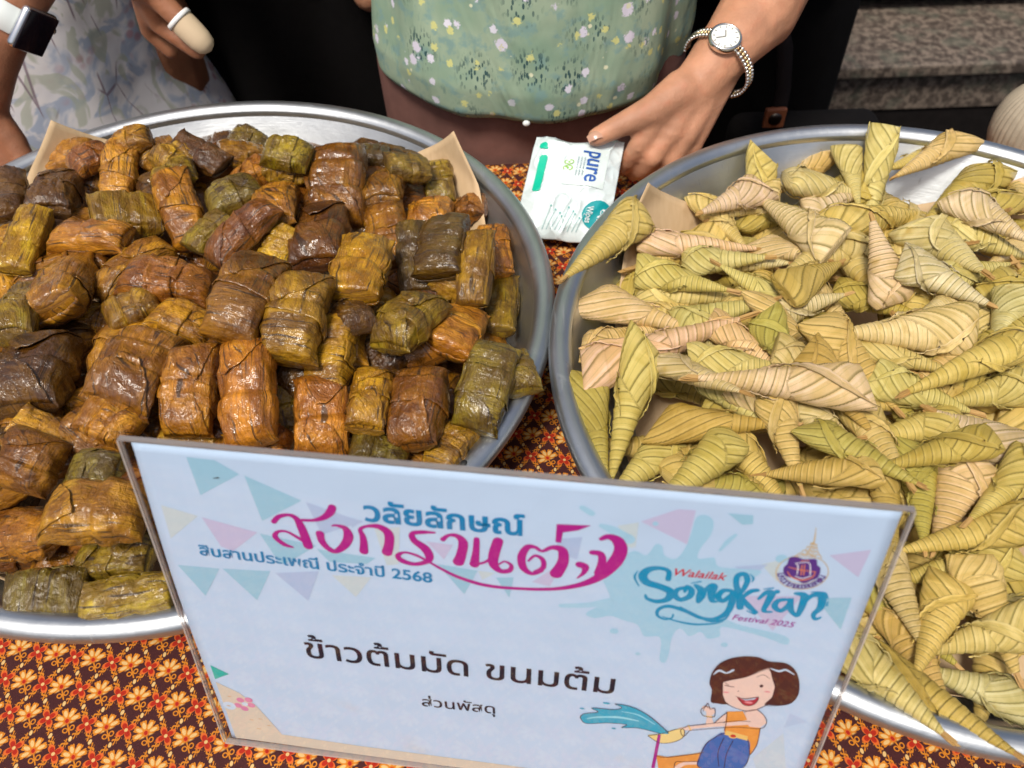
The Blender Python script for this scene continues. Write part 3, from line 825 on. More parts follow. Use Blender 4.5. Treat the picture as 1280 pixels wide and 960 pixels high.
# head x, head y, tip x, tip y, head width px, colour, level, rise, label
CONES = [
 (804,257,710,346,60,'Y',2,None,'yellow cone with broad flat head hanging over the left rim of the right tray'),
 (795,299,946,310,34,'W',1,None,'long whitish cone lying flat beside the kraft paper'),
 (953,192,955,250,40,'Y',2,-45,'bright yellow cone standing head up at the back left rim'),
 (940,236,897,252,46,'K',2,None,'small pinkish cone pointing left next to the kraft paper'),
 (876,230,938,297,45,'N',1,None,'pale yellow cone pointing down right behind the kraft paper'),
 (962,246,905,262,32,'P',0,None,'pale cone beneath the small pinkish one'),
 (935,276,966,328,26,'Y',0,None,'narrow yellow cone pointing down beside the pale pink one'),
 (907,312,967,331,30,'W',1,None,'slim whitish cone with reddish tip left of the pale pink one'),
 (873,323,932,338,36,'N',1,None,'short yellow-green cone with a round open tip'),
 (797,325,909,360,42,'Y',2,None,'yellow cone with a pale collar lying across the left side'),
 (800,353,933,362,38,'N',1,None,'straight yellow cone with an orange stalk below the collared one'),
 (734,356,868,404,54,'P',2,None,'large pale cone with long pleats at the far left of the heap'),
 (978,366,922,346,44,'N',1,None,'coiled cone whose leaf ends twist left near the pale pink one'),
 (1044,310,957,222,56,'W',2,None,'pale pink cone with frayed tip pointing up left'),
 (1096,188,1098,262,38,'N',2,-40,'tallest cone standing head up at the back rim'),
 (998,216,1068,214,60,'P',2,None,'fat pale cone with white tip pointing right at the back'),
 (1040,182,974,230,28,'Y',0,0,'thin greenish cone behind the fat pale one'),
 (1056,188,1078,238,32,'N',1,-12,'cone with hollow round tip left of the tallest one'),
 (1209,172,1120,218,42,'N',1,0,'yellow cone with white bands behind the tallest one to its right'),
 (1258,188,1165,256,58,'G',2,4,'wet dark yellow cone pointing down left from the back right'),
 (1034,278,1192,208,50,'Y',2,None,'long greenish cone rising to a thin pointed tip at the back right'),
 (1206,246,1276,288,58,'W',2,None,'pale pink triangular cone below the wet one'),
 (1012,262,1072,238,34,'W',0,None,'pale striped cone under the fat pale one'),
 (1170,192,1122,208,30,'Y',0,0,'orange-tinged cone lying right behind the tallest one'),
 (1290,228,1256,270,46,'N',1,None,'yellow cone cut by the right photo edge near the back'),
 (1152,262,1228,338,66,'P',2,None,'broad cone with a yellow window in its head pointing down right'),
 (1190,280,1278,304,50,'N',1,None,'fat yellow cone ending at the right photo edge under the pink triangle'),
 (1116,342,1094,314,62,'W',2,28,'cone seen tip on with rings of leaf winding round'),
 (1143,332,1216,368,56,'W',2,None,'cone with a brownish open end right of the ringed one'),
 (1280,346,1248,424,56,'P',2,None,'large striped cone pointing down at the right photo edge'),
 (1015,345,1062,380,32,'N',1,None,'small cone with dark tip under the greenish pleated one'),
 (968,300,1005,322,36,'P',0,None,'pale cone hidden left of the pale pink one'),
 (978,362,1058,312,56,'G',2,None,'greenish pleated cone with fan of lines pointing up right'),
 (982,386,1020,378,30,'K',1,10,'short pink cone with a red-brown rolled end'),
 (960,397,1009,430,28,'N',1,None,'thin cone with a split tip left of the big brown-yellow one'),
 (1018,402,1133,485,64,'Y',2,None,'big brown-yellow cone pointing down right in the middle of the heap'),
 (1224,402,1055,412,70,'P',2,None,'big pale cone with broad square head pointing left'),
 (1090,436,1152,456,34,'N',1,None,'small cone with a short orange tip beneath the big pale one'),
 (1140,360,1150,404,50,'Y',0,None,'yellow cone upright below the ringed one'),
 (1072,370,1112,392,38,'G',0,None,'dark yellow rolled cone left of the square-headed one'),
 (1212,444,1150,470,40,'N',0,None,'cone lying half hidden under the square head'),
 (1288,422,1140,485,54,'Y',2,None,'long smooth yellow cone entering from the right photo edge'),
 (1288,480,1186,502,38,'Y',1,None,'low cone under the long smooth yellow one'),
 (1090,478,1210,504,34,'N',1,None,'slender cone tip on tip with the dark stalk at centre right'),
 (1200,514,1103,532,36,'Y',2,None,'slender yellow cone with orange stalk pointing left'),
 (1285,548,1192,520,88,'K',2,None,'big salmon pink cone at the right photo edge'),
 (1238,554,1117,570,54,'G',2,None,'ringed olive cone with dark open tip pointing left'),
 (1160,550,1114,512,46,'G',0,None,'olive cone behind the ringed one'),
 (1085,520,1116,578,44,'N',1,None,'cone with pale collar pointing down beside the wide pink head'),
 (1085,488,874,464,62,'K',2,None,'long pale pink cone with wide head lying across the middle'),
 (1002,506,1056,546,46,'P',1,None,'pale cone sticking out under the long pale pink one'),
 (966,512,998,578,46,'N',1,None,'yellow cone pointing down with a pinkish stump'),
 (1008,532,1146,603,52,'G',2,None,'long olive cone diagonal towards the sign top right'),
 (1072,606,975,590,58,'Y',2,None,'cone with a tall triangular leaf rising behind the sign'),
 (920,548,978,614,40,'Y',2,None,'cone pointing steeply down with a pale stalk just behind the sign'),
 (1104,604,1112,642,40,'G',0,None,'cone stub at the top right corner of the sign'),
 (1202,588,1188,650,72,'P',1,None,'fat striped cone standing right of the sign top corner'),
 (1286,578,1228,638,50,'Y',2,None,'smooth cone pointing down left at the right photo edge'),
 (1144,590,1156,642,26,'G',0,None,'thin dark olive cone beside the fat striped one'),
 (728,457,924,401,60,'K',2,None,'long pinkish tan cone pointing up right at the left wall'),
 (745,426,812,406,32,'N',1,None,'small cone behind the long pinkish tan one'),
 (815,432,918,424,34,'P',1,None,'pale cone whose slim stalk points right under the pinkish tan tip'),
 (856,390,948,385,36,'N',1,None,'yellow-green cone with blunt tip just above the pinkish tan tip'),
 (905,412,965,446,42,'P',1,None,'cone with a red-brown tip right of the slim stalk'),
 (870,446,980,464,42,'N',1,None,'greenish cone with a loose leaf along its top'),
 (832,454,907,503,48,'P',2,None,'pale cone pointing down right above the wet green one'),
 (806,450,762,586,54,'Y',2,None,'tall yellow cone with spiral lines pointing down at the left wall'),
 (731,463,760,586,52,'G',1,None,'flat-headed cone pressed against the left wall of the right tray'),
 (832,552,778,600,54,'Y',1,None,'cone with dense rings just above the sign at the left'),
 (821,520,976,534,52,'G',2,None,'greenest wet cone with a pale band round it'),
 (908,556,842,608,68,'Y',2,None,'broad cone with crossing leaf band above the sign middle'),
 (960,610,885,606,38,'G',1,None,'cone lying flat right along the top edge of the sign'),
 (894,479,948,522,42,'N',0,None,'cone peeping from beneath the long pale pink tip'),
 (945,500,1002,526,36,'P',0,None,'small pinkish cone under the long pale pink one'),
 (965,405,985,452,38,'G',1,None,'dark olive coiled cone near the centre left'),
 (1000,450,1050,464,38,'N',1,None,'rounded cone under the big brown-yellow one'),
 (1288,652,1136,675,54,'Y',2,None,'long yellow cone touching the right edge of the sign'),
 (1270,700,1125,712,42,'Y',1,None,'tightly rolled cone under a long loose leaf right of the sign'),
 (1186,738,1162,814,52,'Y',2,None,'cone pointing straight down with a dark stalk right of the sign'),
 (1110,704,1146,770,36,'N',2,None,'cone with a frayed orange stalk behind the sign edge'),
 (1112,752,1160,792,60,'G',0,None,'dark cone beneath the frayed orange stalk'),
 (1142,794,1168,846,38,'Y',1,None,'short cone with orange stump on top of the long wet yellow one'),
 (1224,742,1256,790,36,'N',1,None,'small cone with a stubby stalk near the lower right photo edge'),
 (1282,788,1180,800,56,'N',1,None,'wide pale cone lying left at the lower right'),
 (1290,868,1184,832,64,'P',1,None,'fat smooth cone at the lower right corner of the heap'),
 (1096,795,1272,938,56,'G',2,None,'long wet yellow cone hanging over the front rim'),
 (1068,800,1166,894,46,'N',2,None,'cone with a cut stalk resting on the front rim next to the sign'),
 (1285,290,1250,320,36,'N',0,None,'cone hidden under the pink triangle at the right photo edge'),
 (1200,372,1160,395,36,'P',0,None,'pale cone under the brownish open end'),
 (1290,770,1240,762,40,'P',0,None,'striped cone cut by the right photo edge above the wide pale one'),
 (830,395,880,372,36,'N',0,None,'yellow cone buried left between the two straight ones'),
 (1250,610,1210,590,40,'G',0,None,'dark yellow cone under the big salmon pink one'),
 (1030,470,1060,500,34,'G',1,None,'olive cone in the gap above the long pale pink one'),
 (1200,340,1240,330,34,'N',0,None,'yellow cone between the two right-hand pink-tinted ones'),
]
def base_left(r, X_, Y_):
    return np.where(r < .236, np.maximum(wall_z(r), .012 + .036 * np.clip(1 - (r / .235) ** 2, 0, 1)), np.where(r < .252, RH, 0.0))
def base_right(r, X_, Y_):
    return np.where(r < .236, np.maximum(wall_z(r), .012 + .036 * np.clip(1 - (r / .235) ** 2, 0, 1)), np.where(r < .252, RH, 0.0))
HL, HR = Heap(LT, base_left), Heap(RTc, base_right)
GP, GC = 'leaf packets heaped in the left tray', 'palm leaf cones heaped in the right tray'
def filler(heap, fam, kind, n, rmax, L0, W0, cols, label, group, seed, keep, hide=()):
    r = random.Random(seed); out = []
    pts = []
    tries = 0
    while len(pts) < n and tries < 6000:
        tries += 1
        a = r.uniform(0, 2 * PI); rad = rmax * math.sqrt(r.uniform(0, 1))
        x, y = heap.c[0] + rad * math.cos(a), heap.c[1] + rad * math.sin(a)
        if not keep(x, y): continue
        if all(math.hypot(x - p[0], y - p[1]) > .024 for p in pts): pts.append((x, y))
    for qi, (x, y) in enumerate(pts):
        v = r.randrange(len(fam)); h = r.uniform(0, 2 * PI); roll = r.uniform(-.4, .4)
        body, V, parts = fam[v]
        s = r.uniform(.8, .95); R = Matrix.Rotation(h, 3, 'Z') @ Matrix.Rotation(r.uniform(-.3, .3), 3, 'Y') @ Matrix.Rotation(roll, 3, 'X')
        P = (V * s) @ np.array(R).T + np.array((x, y, 0)); lift, _, _ = heap.fit(P, 55); P[:, 2] += lift; heap.stamp(P)
        c = cols[r.randrange(len(cols))]
        if qi in hide: continue
        out.append(place(kind, fam[v], Matrix.Translation((x, y, lift)) @ R.to_4x4() @ Matrix.Scale(s, 4), c, label, group))
    return out
SPOT = []; FILL = []
HIDE_L = {0, 1, 2, 3, 4, 6, 9, 10, 12, 14, 15, 16, 17, 18, 19, 20, 21, 23, 24, 25, 26, 27, 28, 30, 31, 32, 33, 35, 37, 38, 39, 42, 43, 45, 47, 50, 51, 52, 54, 59, 60, 61, 62, 63, 65, 69, 77}
HIDE_R = {1, 3, 4, 6, 8, 11, 12, 13, 15, 16, 19, 21, 22, 23, 24, 28, 30, 31, 37, 39, 41, 42, 43, 45, 48, 51, 52, 59, 60, 61, 62, 66, 67, 72, 73}
HIDE_LAB = {'dark yellow cone under the big salmon pink one'}
FILL += filler(HL, PACK, 'p', 84, .195, PL, PW, [PC['D'], PC['B'], PC['O'], PC['R']], 'brown packet mostly buried under the other packets of the left tray, only slivers showing', GP, 3, lambda x, y: x > -.47, HIDE_L)
FILL += filler(HR, CONE, 'c', 78, .195, KL, KW, [CC['N'], CC['Y'], CC['G']], 'yellow cone mostly buried under the other cones of the right tray, only slivers showing', GC, 4, lambda x, y: x < .50, HIDE_R)
rr = random.Random(11)
for i, (ax, ay, bx, by, w, cc, lv, wet, lab) in sorted(enumerate(PACKETS), key=lambda t: (t[1][6], t[0])):
    v = PACK[rr.randrange(NPV)]
    ax, ay, bx, by = (ax + bx) / 2 + (ax - bx) * .46, (ay + by) / 2 + (ay - by) * .46, (ax + bx) / 2 - (ax - bx) * .46, (ay + by) / 2 - (ay - by) * .46
    M = settle(HL, v[1], PL, PW, (ax, ay), (bx, by), w * .95, rr.choice([0, 0, PI]) + rr.uniform(-.3, .3), .08 + .02 * lv, q=60, Lr=(.034, .086), Wr=(.56, 1.2), maxp=20, zmax=(.078, .105, .135)[lv])
    c = tuple(x * rr.uniform(.88, 1.12) for x in PC[cc])
    if lab in HIDE_LAB: continue
    place('p', v, M, c, lab, GP, packwet if wet else None); SPOT.append((GP, M.translation.copy(), lab))
rr = random.Random(23)
for i, (ax, ay, bx, by, w, cc, lv, rise, lab) in sorted(enumerate(CONES), key=lambda t: (t[1][6], t[0])):
    v = CONE[rr.randrange(NKV)]
    M = settle(HR, v[1], KL, KW, (ax, ay), (bx, by), w * 1.04, rr.choice([0, PI]) + rr.uniform(-.5, .5), .08 + .02 * lv, q=60, Lr=(.060, .118), Wr=(.60, 1.5), rise=rise, maxp=22, zmax=(.085, .11, .14)[lv])
    c = tuple(x * rr.uniform(.92, 1.08) for x in CC[cc])
    if lab in HIDE_LAB: continue
    place('c', v, M, c, lab, GC); SPOT.append((GC, M.translation.copy(), lab))

# every half-hidden piece is told apart by the piece it peeps out beside
names = {tuple(round(v, 3) for v in PC[k]): n for k, n in zip('DBORGTYS', ('blackish', 'brown', 'ochre', 'red-brown', 'olive', 'tan', 'yellow', 'grey'))}
names.update({tuple(round(v, 3) for v in CC[k]): n for k, n in zip('NYG', ('pale', 'yellow', 'olive'))})
used = set(); bpy.context.view_layer.update()
for o in FILL:
    g = o['group']; p = o.matrix_world.translation; col_ = names[tuple(round(v, 3) for v in o.color[:3])]
    for dist, lab in sorted(((s[1] - p).length, s[2]) for s in SPOT if s[0] == g):
        w_ = lab.split()
        base = ('%s %s half buried under ' % (col_, 'packet' if g == GP else 'cone')) + ' '.join(['the'] + w_[:10])
        while base.split()[-1] in ('the', 'a', 'of', 'to', 'with', 'at', 'in', 'its', 'and', 'by', 'under', 'above', 'below', 'behind', 'beside', 'right', 'left', 'whose', 'photo', 'big', 'pale', 'dark', 'large', 'up', 'over', 'on', 'near', 'from', 'front', 'another', 'very'): base = ' '.join(base.split()[:-1])
        if base not in used: break
    used.add(base); o['label'] = base
# ------------------------------------------------------------------ the sign
SB = Vector((-0.1603, 0.1496, 0.006)); SY, SL, SR = -0.1526, 0.2485, 0.0046
_R = Vector((math.cos(SY), math.sin(SY), 0)); _n = Vector((-math.sin(SY), math.cos(SY), 0))
_U = Vector((0, 0, 1)) * math.cos(SL) + _n * math.sin(SL)
SX = _R * math.cos(SR) + _U * math.sin(SR); SU = -_R * math.sin(SR) + _U * math.cos(SR); SN = SX.cross(SU)
MS = Matrix((SX, SU, SN)).transposed().to_4x4(); MS.translation = SB
def sg(px, py):
    d = ray(px, py); t = (SB - CAMP).dot(SN) / d.dot(SN); p = CAMP + d * t - SB
    return p.dot(SX), p.dot(SU)
PWD, PHT = 0.297, 0.210
sign = empty('sign_holder'); sign.matrix_world = MS
tag(sign, 'clear acrylic sign holder with a white festival notice standing in front of both trays', 'sign')
# acrylic sheets: front, back, foot
def acrylic():
    m_ = bpy.data.materials.new('clear_acrylic'); m_.use_nodes = True; nt = m_.node_tree; nt.nodes.clear()
    t = nt.nodes.new('ShaderNodeBsdfTransparent'); t.inputs[0].default_value = (0.975, 0.98, 0.985, 1)
    g = nt.nodes.new('ShaderNodeBsdfGlossy'); g.inputs['Roughness'].default_value = 0.03
    f = nt.nodes.new('ShaderNodeFresnel'); f.inputs[0].default_value = 1.45
    ge = nt.nodes.new('ShaderNodeNewGeometry'); fm = nt.nodes.new('ShaderNodeMath'); fm.operation = 'SUBTRACT'; fm.inputs[0].default_value = 1; nt.links.new(ge.outputs['Backfacing'], fm.inputs[1])
    f2 = nt.nodes.new('ShaderNodeMath'); f2.operation = 'MULTIPLY'; nt.links.new(fm.outputs[0], f2.inputs[0]); nt.links.new(f.outputs[0], f2.inputs[1])
    mx = nt.nodes.new('ShaderNodeMixShader'); o = nt.nodes.new('ShaderNodeOutputMaterial')
    nt.links.new(f2.outputs[0], mx.inputs[0]); nt.links.new(t.outputs[0], mx.inputs[1]); nt.links.new(g.outputs[0], mx.inputs[2]); nt.links.new(mx.outputs[0], o.inputs[0])
    n = nt.nodes.new('ShaderNodeTexNoise'); n.inputs['Scale'].default_value = 12
    tc = nt.nodes.new('ShaderNodeTexCoord'); nt.links.new(tc.outputs['Object'], n.inputs[0])
    b = nt.nodes.new('ShaderNodeBump'); b.inputs['Distance'].default_value = 0.0015; b.inputs['Strength'].default_value = 0.3; nt.links.new(n.outputs[0], b.inputs['Height'])
    nt.links.new(b.outputs[0], g.inputs['Normal'])
    return m_
acrm = acrylic()
edgeM = Mat('acrylic_edge', rough=0.18, base=(0.30, 0.27, 0.26), spec=0.6)
edgeM.b.inputs['Alpha'].default_value = 0.72
edgeL = Mat('acrylic_cut_edge', rough=0.12, base=(0.55, 0.50, 0.46), spec=0.8); edgeL.b.inputs['Alpha'].default_value = 0.55
mg = 0.0032; mt = 0.0012
mb = MB(); mb.box((PWD / 2, (PHT + mt - mg) / 2, 0.0015), (PWD / 2 + mg, (PHT + mt + mg) / 2, 0.00035)); fr = mb.build('front_sheet', acrm, sign, False)
mb = MB(); mb.box((PWD / 2, (PHT + mt - mg) / 2, -0.0006), (PWD / 2 + mg, (PHT + mt + mg) / 2, 0.0005)); bk = mb.build('back_sheet', acrm, sign, False)
mb = MB()
mb.box((PWD / 2, PHT + mt + 0.0006, 0.0004), (PWD / 2 + mg + .0006, 0.0004, 0.00125)); mb.build('top_fold', edgeM.m, sign, False)
for x in (-mg - 0.0006, PWD + mg + 0.0006):
    for z, w in ((0.0015, .00035), (-0.0006, .0005)):
        mb = MB(); mb.box((x, (PHT + mt - mg) / 2, z), (0.0004, (PHT + mt + mg) / 2, w)); mb.build('cut_edge', edgeL.m, sign, False)
mb = MB(); mb.box((PWD / 2, -mg - 0.0008, 0.0004), (PWD / 2 + mg, 0.0006, 0.0015)); mb.build('bottom_fold', edgeL.m, sign, False)
# foot runs back along the table
bz = MS.inverted() @ Vector((SB.x, SB.y, 0.0015))
Rw = MS.to_3x3().inverted()
fx, fy = Rw @ _n, Rw @ Vector((0, 0, 1))
c0 = Vector((PWD / 2, -mg - 0.0018, -0.002)); Mf = Matrix((Vector((1, 0, 0)), fx, fy)).transposed().to_4x4(); Mf.translation = c0 + fy * -0.0005
mb = MB(); mb.box((0, 0.035, 0), (PWD / 2 + mg, 0.036, 0.0008), Mf); mb.build('foot', acrm, sign, False)

def paper_z(x, y):
    return 0.0004
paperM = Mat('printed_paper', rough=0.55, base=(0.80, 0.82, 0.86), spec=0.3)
nz = paperM.noise(paperM.coord(), 30, 4); fib = paperM.noise(paperM.coord(), 700, 3)
x_, y_, z_ = paperM.sep(paperM.coord())
stain = (paperM.noise(paperM.coord(), 16, 3, 0.6)).step(0.55, 0.72) * y_.step(0.06, 0.02)
pc = paperM.mix(nz, (0.47, 0.60, 0.77), (0.53, 0.66, 0.83)); pc = paperM.mix(stain * 0.55, pc, (0.60, 0.52, 0.42))  # white paper tinted blue: the cast of the sky light is put into its colour
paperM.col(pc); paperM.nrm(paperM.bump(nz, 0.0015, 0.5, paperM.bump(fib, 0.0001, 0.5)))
nx_, ny_ = 60, 44; V = []; F = []
for j in range(ny_ + 1):
    for i in range(nx_ + 1):
        x, y = PWD * i / nx_, PHT * j / ny_
        if i == 0: x = 0.0010 - 0.0026 * math.sin(PI * min(1, max(0, (y - .02) / .185))) 
        V.append((x, y, paper_z(x, y)))
for j in range(ny_):
    for i in range(nx_):
        k = j * (nx_ + 1) + i; F.append((k, k + 1, k + nx_ + 2, k + nx_ + 1))
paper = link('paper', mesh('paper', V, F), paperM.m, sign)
so = paper.modifiers.new('s', 'SOLIDIFY'); so.thickness = 0.00015; so.offset = -1
LAY = [0.0]
def ztop(big=False): LAY[0] += 7.0e-6 if big else 0.8e-6; return 0.00050 + LAY[0]
inkc = {}
def ink(name, c, al=1.0):
    k = (name, c)
    if k not in inkc:
        M = Mat(name, rough=0.5, spec=0.3, base=c)
        n = M.noise(M.coord(), 500, 2); M.col(M.mix(n * 0.12, c, tuple(min(1, v * 1.5 + .03) for v in c)))
        inkc[k] = M.m
    return inkc[k]
class Draw:
    """flat print on the paper, given as points on the sheet"""
    def __init__(s, name, c, T=lambda p: p): s.mb = MB(); s.name, s.c, s.T = name, c, T; ztop(name != 'pennant_ink')
    def poly(s, pts, smooth=False):
        P = [sg(*s.T(p)) for p in pts]
        if smooth:
            n = len(P); Q = []
            for i in range(n):
                a, b, c, d = (Vector(P[(i + k) % n]) for k in (-1, 0, 1, 2))
                for t in (0, .25, .5, .75):
                    Q.append(.5 * ((2 * b) + (c - a) * t + (2 * a - 5 * b + 4 * c - d) * t * t + (3 * b - a - 3 * c + d) * t ** 3))
            P = Q
        z = ztop(); tri = mathutils.geometry.tessellate_polygon([[Vector((p[0], p[1], 0)) for p in P]])
        V = [(p[0], p[1], z + paper_z(p[0], p[1]) - .0004) for p in P]
        F = []
        for t in tri:
            a, b, c = (Vector(V[k]) for k in t)
            F.append(t if (b - a).cross(c - a).z > 0 else t[::-1])
        s.mb.add(V, F); return s
    def disc(s, c, r, ry=None):
        c0 = Vector(sg(*s.T(c))); r1 = (Vector(sg(*s.T((c[0] + r, c[1])))) - c0).length; r2 = r1 if ry is None else r1 * ry / r
        z = ztop(); V = [(c0.x + r1 * math.cos(t), c0.y + r2 * math.sin(t), z) for t in np.linspace(0, 2 * PI, 22)[:-1]]
        s.mb.add(V, [tuple(range(21))]); return s
    def ring(s, c, r, w):
        c0 = Vector(sg(*s.T(c))); r1 = (Vector(sg(*s.T((c[0] + r, c[1])))) - c0).length; ww = r1 * w / r; z = ztop(); V = []
        for t in np.linspace(0, 2 * PI, 49)[:-1]: V += [((r1 - ww) * math.cos(t) + c0.x, (r1 - ww) * math.sin(t) + c0.y, z), ((r1 + ww) * math.cos(t) + c0.x, (r1 + ww) * math.sin(t) + c0.y, z)]
        s.mb.add(V, [(2 * i, 2 * i + 1, (2 * i + 3) % 96, (2 * i + 2) % 96) for i in range(48)]); return s
    def stroke(s, pts, wk=1.0):
        """pts: (x, y, width); round ends"""
        P = [Vector(sg(*s.T(p[:2]))) for p in pts]
        sc = (Vector(sg(*s.T((pts[0][0] + 10, pts[0][1])))) - P[0]).length / 10
        Wd = [(p[2] if len(p) > 2 else 10) * sc * wk * .5 for p in pts]
        Q, R = [], []
        n = len(P)
        for i in range(n - 1):
            a, b, c, d = P[max(i - 1, 0)], P[i], P[i + 1], P[min(i + 2, n - 1)]
            for t in np.linspace(0, 1, 7)[:-1]:
                Q.append(.5 * ((2 * b) + (c - a) * t + (2 * a - 5 * b + 4 * c - d) * t * t + (3 * b - a - 3 * c + d) * t ** 3)); R.append(Wd[i] + (Wd[i + 1] - Wd[i]) * t)
        Q.append(P[-1]); R.append(Wd[-1])
        z = ztop(); V = []; F = []
        for i, q in enumerate(Q):
            t = (Q[min(i + 1, len(Q) - 1)] - Q[max(i - 1, 0)]); t = t.normalized() if t.length > 1e-9 else Vector((1, 0)); nn = Vector((-t.y, t.x)) * R[i]
            zz = z + i * 1.5e-7
            V += [(q.x + nn.x, q.y + nn.y, zz), (q.x - nn.x, q.y - nn.y, zz)]
        F = [(2 * i + 1, 2 * i + 3, 2 * i + 2, 2 * i) for i in range(len(Q) - 1)]
        s.mb.add(V, F)
        for q, r in ((Q[0], R[0]), (Q[-1], R[-1])):
            z = ztop(); s.mb.add([(q.x + r * math.cos(t), q.y + r * math.sin(t), z) for t in np.linspace(0, 2 * PI, 15)[:-1]], [tuple(range(14))])
        return s
    def done(s, name=None, lab=None):
        o = link(name or s.name, mesh(s.name, s.mb.V, s.mb.F), ink(s.name, s.c), paper, False)
        if lab: o['label'] = lab
        return o
def zz(ox, oy, k): return lambda p: (ox + p[0] / k, oy + p[1] / k)
Z1, Z2, Z3, Z4, Z5, Z6 = zz(150, 540, 3.657), zz(440, 580, 3.556), zz(780, 600, 3.556), zz(360, 760, 3.048), zz(700, 780, 3.368), zz(220, 800, 5.565)
def text_data(body, offset=0.0, shear=0.0):
    cu = bpy.data.curves.new('t', 'FONT'); cu.body = body; cu.size = 1; cu.offset = offset; cu.shear = shear; cu.resolution_u = 4
    ob = bpy.data.objects.new('t', cu); COL.objects.link(ob)
    dg = bpy.context.evaluated_depsgraph_get(); me = bpy.data.meshes.new_from_object(ob.evaluated_get(dg))
    V = [tuple(v.co[:2]) for v in me.vertices]; F = [tuple(p.vertices) for p in me.polygons]
    bpy.data.objects.remove(ob); bpy.data.curves.remove(cu); bpy.data.meshes.remove(me)
    return V, F
def text_on_paper(body, p0, p1, c, name='lettering', offset=0.0, shear=0.0, ys=1.0, lab=None, flat_name='ink'):
    V, F = text_data(body, offset, shear)
    a, b = Vector(sg(*p0)), Vector(sg(*p1)); ux = (b - a); w = ux.length; ux.normalize(); uy = Vector((-ux.y, ux.x))
    x0 = min(v[0] for v in V); x1 = max(v[0] for v in V); k = w / (x1 - x0); z = ztop(True)
    VV = [(*(a + ux * ((v[0] - x0) * k) + uy * (v[1] * k * ys)), z) for v in V]
    o = link(name, mesh(name, VV, F), ink(flat_name, c), paper, False)
    if lab: o['label'] = lab
    return o
# pennants
tealp, pinkp, yelp, purp = (0.20, 0.46, 0.57), (0.50, 0.39, 0.57), (0.52, 0.57, 0.52), (0.34, 0.42, 0.63)
for Z, col_, tris in (
    (Z1, tealp, [[(305, 110), (435, 125), (548, 190), (370, 285)], [(570, 195), (832, 310), (652, 403)], [(640, 460), (900, 515), (760, 600), (730, 595)], [(265, 603), (458, 620), (393, 745)], [(470, 620), (690, 632), (628, 765)], [(900, 530), (1170, 572), (1130, 600), (960, 590)]]),
    (Z1, yelp, [[(190, 330), (358, 380), (235, 483)], [(1165, 440), (1280, 430), (1275, 600), (1220, 605)], [(970, 650), (1150, 660), (1080, 750)]]),
    (Z1, pinkp, [[(375, 385), (630, 455), (520, 540), (465, 520)]]),
    (Z1, purp, [[(850, 315), (1112, 408), (925, 465)], [(710, 640), (910, 632), (862, 768)]]),
    (Z2, pinkp, [[(330, 340), (450, 355), (410, 420)], [(800, 520), (940, 430), (880, 540)]]),
    (Z2, purp, [[(900, 330), (1025, 320), (1000, 420), (940, 400)], [(0, 235), (50, 250), (0, 280)]]),
    (Z2, yelp, [[(1180, 270), (1275, 255), (1260, 370)], [(560, 470), (640, 480), (580, 510)]]),
    (Z2, tealp, [[(380, 440), (560, 470), (500, 575)], [(640, 500), (720, 500), (700, 590)]]),
    (Z3, pinkp, [[(75, 180), (240, 125), (320, 130), (280, 282)], [(912, 330), (1098, 305), (1040, 428)], [(520, 510), (790, 512), (660, 665)]]),
    (Z3, tealp, [[(460, 143), (575, 152), (573, 192), (525, 195)], [(850, 520), (1012, 518), (962, 662)]]),
    (Z3, yelp, [[(0, 200), (62, 185), (40, 300), (0, 280)], [(610, 370), (700, 350), (680, 450)]]),
    (Z3, purp, [[(490, 380), (640, 370), (560, 430)]]),
    (Z5, purp, [[(970, 370), (1040, 408), (940, 432)]]),
    (Z5, yelp, [[(810, 560), (940, 455), (950, 606), (860, 700)]])):
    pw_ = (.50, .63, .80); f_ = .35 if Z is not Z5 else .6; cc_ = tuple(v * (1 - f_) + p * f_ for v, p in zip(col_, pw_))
    for t in tris:
        Draw('pennant_ink', cc_, Z).poly(t).done('pennant')
# big pale splash
spl = [(0, 330), (50, 310), (100, 330), (140, 282), (170, 290), (180, 330), (230, 345), (270, 300), (300, 230), (320, 165), (360, 150), (398, 180), (385, 240), (340, 300), (330, 345), (400, 340), (420, 380), (520, 390), (610, 400), (560, 440), (500, 450), (520, 500), (480, 560), (440, 600), (520, 640), (690, 680), (735, 705), (715, 728), (640, 700), (500, 660), (430, 650), (425, 690), (370, 700), (340, 670), (290, 690), (250, 655), (215, 690), (200, 760), (185, 805), (158, 795), (165, 720), (150, 690), (90, 690), (60, 640), (0, 620), (-60, 600), (-130, 610), (-170, 590), (-120, 560), (-60, 540), (-80, 470), (-100, 420), (-60, 360)]
D = Draw('splash_ink', (0.34, 0.56, 0.71), Z3); D.poly(spl, True)
for c, r in (((445, 728), 17), ((62, 768), 12), ((140, 190), 14), ((700, 345), 28), ((830, 720), 0.1)): D.disc(c, r)
D.stroke([(425, 310, 12), (460, 270, 26), (495, 240, 18)]); D.done('water_splash', 'large pale blue water splash behind the script title')
D = Draw('splash_ink', (0.35, 0.57, 0.72), Z2); D.stroke([(1025, 190, 30), (1065, 215, 34)]); D.stroke([(1110, 270, 26), (1160, 290, 50), (1230, 330, 60)]); D.stroke([(930, 625, 26), (1050, 622, 34), (1180, 600, 50)]); D.disc((1165, 738), 20); D.done('water_splash')
